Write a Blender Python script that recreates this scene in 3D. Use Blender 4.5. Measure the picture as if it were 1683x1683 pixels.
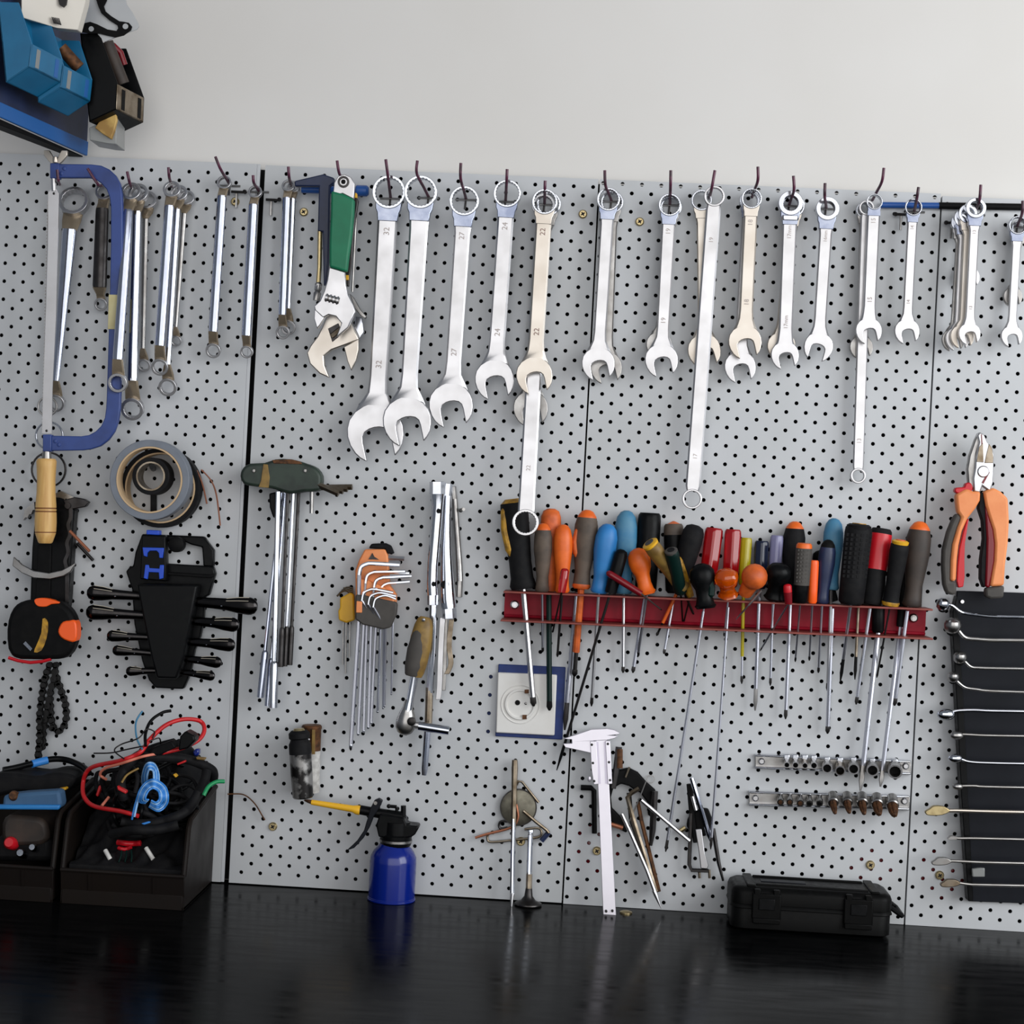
import bpy, bmesh, math, random
import numpy as np
from mathutils import Vector as V, Matrix
random.seed(11)
for o in list(bpy.data.objects): bpy.data.objects.remove(o, do_unlink=True)
SC = bpy.context.scene; COL = SC.collection
pi = math.pi; sin, cos = math.sin, math.cos

# ------------------------------------------------------------ camera
D, F = 2.3, 2898.0                      # distance to the board (m), focal length (px of a 1683 px frame)
AL, TH = math.radians(2.6), math.radians(2.92)   # yaw to the left, roll
CAM = V((0, -D, 1.42))
FW = V((-sin(AL), cos(AL), 0)); RT = V((cos(AL), sin(AL), 0)); UP = V((0, 0, 1))
CX = RT*cos(TH) + UP*sin(TH); CY = -RT*sin(TH) + UP*cos(TH)
cam = bpy.data.cameras.new('camera'); co = bpy.data.objects.new('camera', cam); COL.objects.link(co)
cam.sensor_width = 36; cam.lens = F/1683*36; cam.clip_start = .05
co.matrix_world = Matrix(((CX.x, CY.x, -FW.x, CAM.x), (CX.y, CY.y, -FW.y, CAM.y), (CX.z, CY.z, -FW.z, CAM.z), (0, 0, 0, 1)))
SC.camera = co
# ------------------------------------------------------------ world, lights, exposure
w = bpy.data.worlds.new('world'); SC.world = w; w.use_nodes = True
bg = w.node_tree.nodes['Background']; bg.inputs[0].default_value = (.80, .88, 1, 1); bg.inputs[1].default_value = .22
def area(name, loc, tgt, sx, sy, power, col):
    l = bpy.data.lights.new(name, 'AREA'); l.shape = 'RECTANGLE'; l.size = sx; l.size_y = sy; l.energy = power; l.color = col
    o = bpy.data.objects.new(name, l); COL.objects.link(o); o.location = loc
    o.rotation_euler = (V(tgt)-V(loc)).to_track_quat('-Z', 'Y').to_euler(); return o
area('garage_door_daylight', (.95, -4.0, 2.05), (.35, 0, 1.4), 5.6, 3.0, 88, (1, .985, .965))
area('side_window_daylight', (2.05, -1.45, 1.95), (.1, 0, 1.35), 1.7, 1.7, 42, (.95, .98, 1))
SC.view_settings.view_transform = 'Standard'; SC.view_settings.look = 'None'
SC.view_settings.exposure = 0; SC.view_settings.gamma = 1; SC.view_settings.use_curve_mapping = False

# ------------------------------------------------------------ photo pixel -> point on a plane at distance d in front of the board
ZB = .913                               # worktop height
def W(px, py, d=0.0):
    r = FW + CX*((px-841.5)/F) - CY*((py-841.5)/F)
    return CAM + r*((D-d)/r.y)
def LN(*a):
    q = W(*a[:-2], a[-1]) if len(a) == 4 else None
    return V((q.x, -a[-2], q.z)), q
def PM(d=.02): return (D-d)/F           # metres per pixel
NR = V((0, -1, 0))                      # towards the viewer

# ------------------------------------------------------------ materials
def lin(c): return tuple(((x/255)/12.92 if x/255 <= .04045 else ((x/255+.055)/1.055)**2.4) for x in c)
m = {}
def M(name, col, rough=.5, metal=0, col2=None, scale=60, mix=.5, bump=0, trans=0, coat=0, rvar=0, stretch=(1, 1, 1), spec=.5, detail=4, lo=.4, hi=.65):
    mt = bpy.data.materials.new(name); mt.use_nodes = True; nt = mt.node_tree; b = nt.nodes['Principled BSDF']
    c = lin(col)+(1,); b.inputs['Base Color'].default_value = c; b.inputs['Roughness'].default_value = rough; b.inputs['Metallic'].default_value = metal
    b.inputs['Transmission Weight'].default_value = trans; b.inputs['Coat Weight'].default_value = coat; b.inputs['Specular IOR Level'].default_value = spec
    tc = nt.nodes.new('ShaderNodeTexCoord'); mp = nt.nodes.new('ShaderNodeMapping'); mp.inputs['Scale'].default_value = stretch
    nt.links.new(tc.outputs['Object'], mp.inputs['Vector'])
    n = nt.nodes.new('ShaderNodeTexNoise'); n.inputs['Scale'].default_value = scale; n.inputs['Detail'].default_value = detail
    nt.links.new(mp.outputs['Vector'], n.inputs['Vector'])
    rp = nt.nodes.new('ShaderNodeMapRange'); rp.inputs[1].default_value = lo; rp.inputs[2].default_value = hi; nt.links.new(n.outputs['Fac'], rp.inputs[0])
    if col2:
        rp.inputs[4].default_value = mix
        mx = nt.nodes.new('ShaderNodeMix'); mx.data_type = 'RGBA'; nt.links.new(rp.outputs[0], mx.inputs[0])
        mx.inputs[6].default_value = c; mx.inputs[7].default_value = lin(col2)+(1,); nt.links.new(mx.outputs[2], b.inputs['Base Color'])
    if rvar:
        r2 = nt.nodes.new('ShaderNodeMapRange'); r2.inputs[3].default_value = max(.02, rough-rvar); r2.inputs[4].default_value = min(1, rough+rvar)
        r2.inputs[1].default_value = .3; r2.inputs[2].default_value = .7
        nt.links.new(n.outputs['Fac'], r2.inputs[0]); nt.links.new(r2.outputs[0], b.inputs['Roughness'])
    if bump:
        bp = nt.nodes.new('ShaderNodeBump'); bp.inputs['Strength'].default_value = bump; bp.inputs['Distance'].default_value = .001
        nt.links.new(n.outputs['Fac'], bp.inputs['Height']); nt.links.new(bp.outputs[0], b.inputs['Normal'])
    m[name] = mt; return mt
M('plaster', (224, 221, 217), .9, col2=(216, 212, 206), scale=3, mix=.5, bump=.05)
M('peg_paint', (196, 198, 201), .42, col2=(181, 183, 183), scale=7, mix=.55, detail=8)
M('hole_shade_black', (10, 10, 12), .9)
M('bench_black', (6, 7, 8), .2, spec=.03, col2=(16, 16, 16), scale=26, mix=.75, rvar=.07, stretch=(.6, 3, 1), bump=.03, detail=8)
M('concrete', (120, 118, 112), .8, col2=(96, 95, 92), scale=6)
M('satin', (204, 203, 205), .34, 1, col2=(188, 186, 186), scale=26, mix=.6, rvar=.06)
M('satin_warm', (204, 197, 188), .36, 1, col2=(190, 178, 164), scale=18, mix=.6, rvar=.06)
M('chrome', (200, 203, 210), .12, 1, col2=(178, 180, 188), scale=40, rvar=.05)
M('chrome_blue', (186, 191, 206), .12, 1, col2=(164, 168, 184), scale=40, rvar=.05)
M('steel', (168, 166, 164), .32, 1, col2=(128, 122, 116), scale=50, rvar=.08)
M('aged', (150, 138, 122), .35, 1, col2=(104, 88, 68), scale=60, mix=.8, rvar=.1)
M('neck_bronze_shaded', (168, 152, 130), .3, .65, col2=(150, 134, 112), scale=50, mix=.8, rvar=.08)  # bronze tone with the shading of the down-facing necks put into it
M('blade', (206, 207, 216), .3, 1, col2=(188, 189, 200), scale=40, rvar=.05)
M('neck_blue', (158, 164, 180), .22, 1, col2=(122, 130, 154), scale=40, mix=.8, rvar=.06)
M('dark_steel', (70, 68, 68), .38, 1, col2=(46, 42, 40), scale=60, rvar=.1)
M('black_chrome', (52, 50, 50), .16, 1, col2=(30, 29, 29), scale=60, rvar=.05)
M('rust', (112, 74, 46), .6, .6, col2=(64, 44, 32), scale=160, mix=.9, bump=.2)
M('copper_wire', (176, 112, 84), .4, .6)
M('brass', (198, 180, 136), .34, 1, col2=(150, 130, 92), scale=120)
M('plum_paint', (92, 42, 66), .4, col2=(44, 24, 34), scale=140, mix=.8)
M('black_plastic', (9, 10, 11), .36, spec=.12, col2=(17, 17, 19), scale=120, rvar=.08)
M('matte_black', (11, 11, 12), .6, spec=.12, col2=(22, 21, 21), scale=80)
M('rubber', (22, 22, 24), .62, spec=.12, col2=(34, 33, 33), scale=90)
M('grey_rubber', (74, 70, 66), .7, col2=(58, 55, 53), scale=70)
M('brown_grip', (94, 80, 68), .62, col2=(66, 57, 50), scale=45, mix=.9)
M('dark_brown_grip', (58, 47, 40), .6, col2=(40, 34, 31), scale=45, mix=.9)
M('orange', (238, 108, 26), .42, col2=(206, 84, 18), scale=60, mix=.6)
M('orange_bright', (255, 96, 24), .4)
M('orange_pale', (240, 150, 92), .5, col2=(226, 128, 70), scale=50)
M('orange_worn', (222, 104, 38), .5, col2=(178, 76, 26), scale=70, mix=.8)
M('blue_handle', (44, 128, 196), .45, col2=(30, 104, 170), scale=40)
M('blue_worn', (58, 122, 160), .55, col2=(84, 136, 162), scale=55, mix=.8)
M('navy', (30, 42, 76), .42, col2=(22, 30, 54), scale=60)
M('saw_blue', (50, 74, 140), .4, col2=(38, 56, 110), scale=30, mix=.8)
M('rod_blue', (34, 84, 158), .4)
M('can_blue', (5, 32, 126), .2, coat=.2)
M('rack_blue', (28, 92, 160), .45)
M('bin_teal', (12, 102, 144), .4, col2=(8, 86, 124), scale=30)
M('outlet_blue', (22, 48, 112), .6, col2=(14, 30, 74), scale=60)
M('green_grip', (14, 118, 82), .5, col2=(10, 98, 68), scale=40)
M('green_black', (44, 58, 48), .5, col2=(28, 38, 32), scale=50, mix=.9)
M('deep_green', (8, 34, 30), .45, spec=.2)
M('green_wire', (20, 140, 84), .45)
M('yellow', (232, 176, 36), .45, col2=(206, 150, 30), scale=50)
M('yellow_nozzle', (250, 190, 44), .4)
M('yellow_worn', (196, 146, 36), .5, col2=(120, 86, 26), scale=120, mix=.9)
M('olive', (142, 112, 52), .5, col2=(104, 78, 36), scale=70, mix=.8)
M('red', (196, 20, 34), .35)
M('red_paint', (146, 20, 40), .4, spec=.15, col2=(122, 16, 32), scale=40, mix=.7)
M('red_edge', (140, 66, 56), .5, col2=(112, 44, 40), scale=90)
M('dark_red', (118, 14, 26), .25)
M('red_cable', (206, 34, 38), .4, col2=(176, 26, 30), scale=50)
M('salmon_wire', (222, 128, 104), .45)
M('blue_wire', (58, 138, 220), .4)
M('pale_blue_wire', (140, 186, 232), .4)
M('red_clear', (196, 16, 26), .12, trans=.55, coat=.3)
M('amber_clear', (236, 104, 10), .12, trans=.55, coat=.3)
M('yellow_clear', (206, 190, 20), .2, trans=.4)
M('lilac_clear', (150, 148, 186), .2, trans=.35)
M('navy_clear', (26, 34, 58), .15, trans=.2)
M('wood', (222, 178, 108), .45, col2=(196, 146, 80), scale=30, mix=.7, stretch=(6, 6, .6))
M('wood_groove', (120, 70, 34), .6)
M('masking', (206, 196, 150), .7, col2=(186, 172, 122), scale=60)
M('white_plastic', (228, 226, 222), .4, col2=(218, 214, 208), scale=30)
M('grey_tape', (120, 126, 136), .5, col2=(104, 110, 120), scale=50)
M('cardboard', (206, 176, 138), .75)
M('clear_plastic', (176, 178, 176), .25, trans=.5)
M('wrap', (206, 208, 210), .3, trans=.3, col2=(190, 192, 196), scale=12)
M('carton', (222, 216, 206), .7, col2=(210, 202, 190), scale=14)
M('bin_brown', (28, 23, 20), .42, spec=.12, col2=(24, 20, 19), scale=14, mix=.8, rvar=.1)
M('foil', (150, 148, 146), .4, .7, col2=(34, 32, 32), scale=55, mix=1, lo=.45, hi=.58)
M('label_white', (214, 212, 208), .6, col2=(150, 148, 144), scale=130, mix=.6)
M('case_black', (11, 11, 11), .42, spec=.08, col2=(14, 14, 14), scale=160, rvar=.06)
M('tray_grey', (26, 28, 34), .45, spec=.12, col2=(18, 20, 25), scale=30)
M('chain_black', (34, 33, 33), .45, .6, col2=(20, 20, 20), scale=200)
M('ink', (176, 166, 162), .5, .8)
M('ink_strong', (138, 112, 104), .5, .6)
M('glint_pale', (206, 196, 178), .35, .35)
M('latch_blue', (22, 74, 196), .4)
M('ink_dark', (30, 28, 28), .6)
M('caliper_metal', (222, 218, 226), .4, .75, col2=(216, 212, 220), scale=50)
M('caliper_slide', (196, 190, 204), .4, .7)
M('dirty_disc', (132, 128, 114), .45, .8, col2=(96, 92, 82), scale=70, mix=.9)
M('paper_gold', (206, 170, 96), .5, col2=(150, 112, 52), scale=50, mix=.9)
M('rag_blue', (60, 96, 130), .7, col2=(46, 78, 112), scale=30)

# ------------------------------------------------------------ mesh helpers
def cr(pts, n=6, closed=False):
    """Catmull-Rom through tuples of any length"""
    out = []; N = len(pts)
    rng = range(N) if closed else range(N-1)
    for i in rng:
        if closed: a, b, c, d = pts[i-1], pts[i], pts[(i+1) % N], pts[(i+2) % N]
        else: a, b, c, d = pts[max(0, i-1)], pts[i], pts[i+1], pts[min(N-1, i+2)]
        for k in range(n):
            t = k/n
            out.append(tuple(.5*((2*b[j]) + (-a[j]+c[j])*t + (2*a[j]-5*b[j]+4*c[j]-d[j])*t*t + (-a[j]+3*b[j]-3*c[j]+d[j])*t**3) for j in range(len(b))))
    if not closed: out.append(tuple(pts[-1]))
    return out
def frame(ax):
    ax = ax.normalized(); h = V((0, 0, 1)) if abs(ax.z) < .9 else V((1, 0, 0))
    if abs(ax.z) >= .9: u = NR.cross(ax).normalized()
    else: u = h.cross(ax).normalized()
    return u, ax.cross(u).normalized()
class MB:
    def __init__(s): s.v = []; s.f = []
    def add(s, vs, fs):
        k = len(s.v); s.v += [V(p) for p in vs]; s.f += [tuple(i+k for i in f) for f in fs]; return s
    def loft(s, rings, caps=True, closed=True):
        n = len(rings[0]); vs = [p for r in rings for p in r]; fs = []
        for i in range(len(rings)-1):
            for j in range(n if closed else n-1):
                a = i*n+j; b = i*n+(j+1) % n; fs.append((a, b, b+n, a+n))
        if caps: fs.append(tuple(range(n-1, -1, -1))); fs.append(tuple(range((len(rings)-1)*n, len(rings)*n)))
        return s.add(vs, fs)
    def tube(s, pts, r, n=8, caps=True, flat=1.0, up=None):
        pts = [V(p) for p in pts]; N = len(pts); rr = r if isinstance(r, (list, tuple)) else [r]*N
        rings = []; t0 = (pts[1]-pts[0]).normalized()
        if up is not None: v = V(up); u = t0.cross(v).normalized(); v = u.cross(t0).normalized()
        else: u, v = frame(t0)
        for i in range(N):
            t = (pts[min(i+1, N-1)]-pts[max(i-1, 0)]).normalized()
            u = (u - t*u.dot(t)).normalized(); v = t.cross(u).normalized()
            rings.append([pts[i] + u*rr[i]*cos(2*pi*k/n) + v*rr[i]*flat*sin(2*pi*k/n) for k in range(n)])
        return s.loft(rings, caps)
    def lathe(s, p0, p1, prof, n=16, flat=1.0, flute=0, nf=6):
        p0 = V(p0); p1 = V(p1); ax = p1-p0; u, v = frame(ax); rings = []
        for t, r in prof:
            r = max(r, 1e-5); rings.append([p0+ax*t + (u*cos(2*pi*k/n)+v*flat*sin(2*pi*k/n))*r*(1-flute*(.5+.5*cos(nf*2*pi*k/n))) for k in range(n)])
        return s.loft(rings)
    def prism(s, pts, off):
        """polygon pts (front) extruded by vector off"""
        n = len(pts); off = V(off); vs = [V(p) for p in pts]+[V(p)+off for p in pts]
        return s.add(vs, [tuple(range(n)), tuple(range(2*n-1, n-1, -1))]+[(i, (i+1) % n, (i+1) % n+n, i+n) for i in range(n)])
    def plate(s, px, d0, d1, sm=0):
        """outline in photo pixels, from distance d0 (back) to d1 (front)"""
        if sm: px = cr(px, sm, True)
        return s.prism([W(a, b, d1) for a, b in px], (0, d1-d0, 0))
    def annulus(s, c, u, v, ro, ri, th, n=28, pts12=0, flatv=1.0):
        u = V(u); v = V(v); w_ = u.cross(v).normalized()*(th/2); c = V(c); rings = []
        for (r, z, inner) in ((ro, -1, 0), (ro, 1, 0), (ri, 1, 1), (ri, -1, 1)):
            rg = []
            for k in range(n):
                q = r*(1+pts12*(k % 2)) if inner else r
                rg.append(c+(u*cos(2*pi*k/n)+v*flatv*sin(2*pi*k/n))*q+w_*z)
            rings.append(rg)
        rings.append(rings[0]); return s.loft(rings, caps=False)
    def box(s, c, ex, ey, ez):
        c = V(c); ex, ey, ez = V(ex), V(ey), V(ez)
        vs = [c+ex*a+ey*b+ez*g for a in (-1, 1) for b in (-1, 1) for g in (-1, 1)]
        return s.add(vs, [(0, 1, 3, 2), (4, 6, 7, 5), (0, 4, 5, 1), (2, 3, 7, 6), (0, 2, 6, 4), (1, 5, 7, 3)])
    def aabb(s, x0, x1, y0, y1, z0, z1):
        return s.box(((x0+x1)/2, (y0+y1)/2, (z0+z1)/2), ((x1-x0)/2, 0, 0), (0, (y1-y0)/2, 0), (0, 0, (z1-z0)/2))
    def ball(s, c, r, n=14, sq=(1, 1, 1)):
        c = V(c); rings = []
        for i in range(n//2+1):
            a = -pi/2+pi*i/(n//2); q = max(cos(a), 1e-3)
            rings.append([c+V((r*sq[0]*q*cos(2*pi*k/n), r*sq[1]*q*sin(2*pi*k/n), r*sq[2]*sin(a))) for k in range(n)])
        return s.loft(rings)
def mesh_of(name, mb, org, mat, ang=35):
    me = bpy.data.meshes.new(name); me.from_pydata([p-org for p in mb.v], [], mb.f)
    bm = bmesh.new(); bm.from_mesh(me); bmesh.ops.recalc_face_normals(bm, faces=bm.faces); bm.to_mesh(me); bm.free()
    me.materials.append(m[mat] if isinstance(mat, str) else mat)
    for p in me.polygons: p.use_smooth = True
    me.set_sharp_from_angle(angle=math.radians(ang)); return me
def bevel(o, wd, seg=2):
    b = o.modifiers.new('bevel', 'BEVEL'); b.width = wd; b.segments = seg; b.limit_method = 'ANGLE'; b.angle_limit = math.radians(40); b.use_clamp_overlap = True
def tag(o, label, cat, group=None):
    o['label'] = label; o['category'] = cat
    if group: o['group'] = group
class Th:
    """a top-level thing: an Empty at its base, parts as children"""
    def __init__(s, name, label, cat, at, group=None):
        s.org = V(at); s.o = bpy.data.objects.new(name, None); COL.objects.link(s.o); s.o.location = s.org; s.o.empty_display_size = .01
        tag(s.o, label, cat, group)
    def p(s, name, mb, mat, bev=0, par=None, label=None, seg=2, ang=35):
        o = bpy.data.objects.new(name, mesh_of(name, mb, s.org, mat, ang)); COL.objects.link(o); o.parent = par or s.o
        if bev: bevel(o, bev, seg)
        if label: o['label'] = label
        return o
    def copy(s, name, me, loc, rot=None, par=None):
        o = bpy.data.objects.new(name, me); COL.objects.link(o); o.parent = par or s.o; o.location = V(loc)-s.org
        if rot is not None: o.rotation_euler = rot
        return o
def solo(name, label, cat, mb, mat, group=None, bev=0, seg=2, ang=35):
    zs = min(p.z for p in mb.v); n = len(mb.v)
    org = V((sum(p.x for p in mb.v)/n, sum(p.y for p in mb.v)/n, zs))
    o = bpy.data.objects.new(name, mesh_of(name, mb, org, mat, ang)); COL.objects.link(o); o.location = org; tag(o, label, cat, group)
    if bev: bevel(o, bev, seg)
    return o
def struct(name, mb, mat, bev=0, par=None):
    o = bpy.data.objects.new(name, mesh_of(name, mb, V((0, 0, 0)), mat)); COL.objects.link(o)
    if par: o.parent = par
    else: o['kind'] = 'structure'
    if bev: bevel(o, bev)
    return o
def text_part(th, s_, c, right, up, h, mat, name='size_mark', par=None, ext=.0001):
    cu = bpy.data.curves.new('t', 'FONT'); cu.body = s_; cu.size = 1; cu.align_x = 'CENTER'; cu.align_y = 'CENTER'; cu.extrude = .01; cu.resolution_u = 2
    o = bpy.data.objects.new('t', cu); COL.objects.link(o); bpy.context.view_layer.update()
    me = bpy.data.meshes.new_from_object(o.evaluated_get(bpy.context.evaluated_depsgraph_get())); bpy.data.objects.remove(o); bpy.data.curves.remove(cu)
    right = V(right).normalized()*h*1.35; up = V(up).normalized()*h*1.35; nn = right.cross(up).normalized()
    for vt in me.vertices:
        q = vt.co; vt.co = V(c)+right*q.x+up*q.y+nn*(q.z*.02)-th.org
    me.materials.clear(); me.materials.append(m[mat]); me.name = name
    ob = bpy.data.objects.new(name, me); COL.objects.link(ob); ob.parent = par or th.o; return ob

# ------------------------------------------------------------ the setting
ZT, PB = 1.860, .9145
mb = MB(); mb.aabb(-2.2, 2.2, .03, .16, 0, 2.9); wall = struct('wall_back', mb, 'plaster')
mb = MB(); mb.aabb(-.91, .91, .0262, .0298, ZB+.0005, ZT-.0025); struct('hole_shade_sheet', mb, 'hole_shade_black', par=wall)  # dark sheet added behind the panels, standing in for shade in the holes
mb = MB(); mb.aabb(-2.2, 2.2, -3.5, .16, -.05, 0); struct('floor', mb, 'concrete')
# perforated steel panels: real holes, staggered rows
PX, PZ, HR = .0252, .01194, .0027
def panel(x0, x1, z0, z1, hx, hz, label):
    """hx,hz: centre of one hole"""
    mb = MB(); T = .0016; n8 = [(cos(pi/8+k*pi/4), sin(pi/8+k*pi/4)) for k in range(8)]
    cw, ch = PX/2, PZ                    # a brick-like cell around each hole: PX wide, PZ high
    r0 = math.ceil((z0-hz)/PZ-.5); r1 = math.floor((z1-hz)/PZ+.5)
    for r in range(r0, r1+1):
        zc = hz+r*PZ; zb = max(zc-PZ/2, z0); zt = min(zc+PZ/2, z1)
        if zt-zb < 1e-4: continue
        off = hx+(PX/2 if r % 2 else 0); c0 = math.floor((x0-off)/PX-.5); c1 = math.ceil((x1-off)/PX+.5)
        for c_ in range(c0, c1+1):
            xc = off+c_*PX; xl = max(xc-PX/2, x0); xr = min(xc+PX/2, x1)
            if xr-xl < 1e-4: continue
            ok = (xc-HR > x0+.001 and xc+HR < x1-.001 and zc-HR > z0+.001 and zc+HR < z1-.001)
            if not ok:
                mb.add([(xl, 0, zb), (xr, 0, zb), (xr, 0, zt), (xl, 0, zt)], [(0, 1, 2, 3)]); continue
            inn = [(xc+HR*a, zc+HR*b) for a, b in n8]
            out = [(xr, zc), (xr, zt), (xc, zt), (xl, zt), (xl, zc), (xl, zb), (xc, zb), (xr, zb)]
            out = [(xr, zc+HR*.4), (xc+HR*.4, zt), (xc-HR*.4, zt), (xl, zc+HR*.4), (xl, zc-HR*.4), (xc-HR*.4, zb), (xc+HR*.4, zb), (xr, zc-HR*.4)]
            vs = [(x, 0, z) for x, z in inn]+[(x, T, z) for x, z in inn]+[(x, 0, z) for x, z in out]+[(xr, 0, zt), (xl, 0, zt), (xl, 0, zb), (xr, 0, zb)]
            fs = [(k, (k+1) % 8, 8+(k+1) % 8, 8+k) for k in range(8)]
            for k in range(8):
                a, b = k, (k+1) % 8
                if k == 0: fs.append((a, b, 17, 24, 16))
                elif k == 2: fs.append((a, b, 19, 25, 18))
                elif k == 4: fs.append((a, b, 21, 26, 20))
                elif k == 6: fs.append((a, b, 23, 27, 22))
                else: fs.append((a, b, 16+b, 16+a))
            mb.add(vs, fs)
    # folded edges back to the wall
    for (a, b) in (((x0, z0), (x0, z1)), ((x1, z1), (x1, z0)), ((x0, z1), (x1, z1)), ((x1, z0), (x0, z0))):
        mb.add([(a[0], 0, a[1]), (b[0], 0, b[1]), (b[0], .026, b[1]), (a[0], .026, a[1])], [(0, 1, 2, 3)])
    me = bpy.data.meshes.new('pegboard_panel'); o0 = V(((x0+x1)/2, 0, z0)); me.from_pydata([p-o0 for p in mb.v], [], mb.f)
    me.materials.append(m['peg_paint']); o = bpy.data.objects.new('pegboard_panel', me); COL.objects.link(o); o.location = o0
    tag(o, label, 'pegboard', 'perforated steel wall panels'); return o
S1, S2, S3 = -.4556, -.0128, .4297
def hole(px, py): p = W(px, py); return p.x, p.z
pl = panel(S1-.4425, -.4628, PB, ZT, *hole(139, 602), 'grey perforated steel panel behind the hacksaw and tape rolls')
panel(-.4518, S2-.0011, PB, ZT-.001, *hole(440.5, 568.6), 'grey perforated steel panel behind the largest wrenches and power outlet')
panel(S2+.0011, S3-.0011, PB-.001, ZT-.001, *hole(1004.8, 663.3), 'grey perforated steel panel behind the socket rails and caliper')
panel(S3+.0011, S3+.4425, PB-.0012, ZT-.004, *hole(1575.5, 609.7), 'grey perforated steel panel behind the orange-handled pliers')
mb = MB(); mb.aabb(-.4628, -.4585, .0008, .0035, PB, ZT); o_ = struct('edge_strip', mb, 'peg_paint', .0006, par=pl); o_.location = -pl.location
# workbench
t = Th('workbench', 'long black glossy workbench running under the perforated wall panels', 'workbench', (0, -.36, 0))
mb = MB(); mb.aabb(-1.5, 1.5, -.72, .0258, ZB-.04, ZB); t.p('worktop', mb, 'bench_black', .002)
for x in (-1.4, 1.4):
    for y in (-.66, -.03):
        mb = MB(); mb.aabb(x-.03, x+.03, y-.03, y+.03, 0, ZB-.04); t.p('leg', mb, 'dark_steel', .002)
# ------------------------------------------------------------ builders for the hand tools
def axes(P, Q):
    u = (Q-P).normalized(); return u, NR.cross(u).normalized()
def bar(mb, P, u, v, st, oct_=.45):
    """lofted bar: stations (distance, half width, half thickness, depth offset)"""
    rings = []
    for s_ in st:
        dd, hw, ht = s_[:3]; dz = s_[3] if len(s_) > 3 else 0
        c = P+u*dd+NR*dz
        rings.append([c+v*a*hw+NR*b*ht for a, b in ((1, oct_), (.78, 1), (-.78, 1), (-1, oct_), (-1, -oct_), (-.78, -1), (.78, -1), (1, -oct_))])
    mb.loft(rings)
JAW = [(.98, .50), (.94, .57), (.82, .71), (.62, .85), (.32, .965), (0, 1), (-.3, .95), (-.58, .82), (-.82, .56), (-.96, .22)]
SLOT = [(.98, -.5), (.3, -.5), (.1, -.47), (-.03, -.36), (-.1, -.18), (-.12, 0), (-.1, .18), (-.03, .36), (.1, .47), (.3, .5)]
def jaw_mesh(c, u, v, R, th, rot):
    a = u*cos(rot)+v*sin(rot); b = v*cos(rot)-u*sin(rot)
    out = JAW+[(-1, 0)]+[(x, -y) for x, y in reversed(JAW)]+SLOT[1:]
    mb = MB(); mb.prism([c+a*x*R+b*y*R+NR*th/2 for x, y in out], -NR*th); return mb
def combo(R, rr, J, jr, w0, w1, d, label, mat='satin', num=None, rot=15, th=.0075, ri=.80, jd=None, numj=True, ringmat='chrome', group='combination wrenches on the hooks', ring_th=1.45, flange=False):
    P = W(*R, d); Q = W(*J, d if jd is None else jd); s = PM(d); u, v = axes(P, Q); L = (Q-P).length
    ro = rr*s; jR = jr*s; hw0 = w0*s/2; hw1 = w1*s/2
    t = Th('combination_wrench', label, 'wrench', Q, group)
    mb = MB(); mb.annulus(P, u, v, ro, ro*ri, th*ring_th, 48, .055 if ri > .6 else .03); t.p('box_end', mb, ringmat, .0006)
    arc = [(cos(a)*ro*.93, sin(a)*ro*.93) for a in [math.radians(q) for q in range(62, -63, -12)]]
    nk = arc+[(ro*1.02, -ro*.76), (ro*1.25, -max(ro*.65, hw0*1.04)), (ro*1.75, -max(ro*.6, hw0)), (ro*1.75, max(ro*.6, hw0)), (ro*1.25, max(ro*.65, hw0*1.04)), (ro*1.02, ro*.76)]
    mb = MB(); mb.prism([P+u*a+v*b+NR*th*.52 for a, b in nk], -NR*th*1.04); t.p('neck', mb, 'neck_blue' if mat == 'satin' else mat, .0012)
    if flange:
        mb = MB(); bar(mb, P, u, v, [(ro*.98, ro*.74, th*.75), (ro*1.4, ro*.68, th*.75)]); t.p('collar', mb, 'chrome', .0008)
    mb = MB(); bar(mb, P, u, v, [(ro*1.35, max(ro*.62, hw0*1.02), th*.5), (ro*1.6, max(ro*.6, hw0*1.01), th*.48), (ro*2.2, hw0, th*.46), (L*.5, (hw0+hw1)/2, th*.42), (L-jR*1.9, hw1, th*.46), (L-jR*1.35, hw1*1.12, th*.5), (L-jR*.95, jR*.60, th*.53), (L-jR*.7, jR*.72, th*.5)])
    sh = t.p('shaft', mb, mat)
    t.p('open_end', jaw_mesh(Q, u, v, jR, th*1.05, math.radians(rot)), mat, .0014, seg=3)
    if num:
        h = min(w0*(.36 if len(num) < 3 else .28), 10)*s; ik = 'ink_strong' if num == '22' else 'ink'; k = th*.46+.0004
        text_part(t, num, P+u*(ro*2.35)+NR*k, -u, -v, h, ik, par=sh)
        if numj: text_part(t, num, P+u*(L-jR*2.35)+NR*(k+.0003), -u, -v, h, ik, par=sh)
    return t
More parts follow.
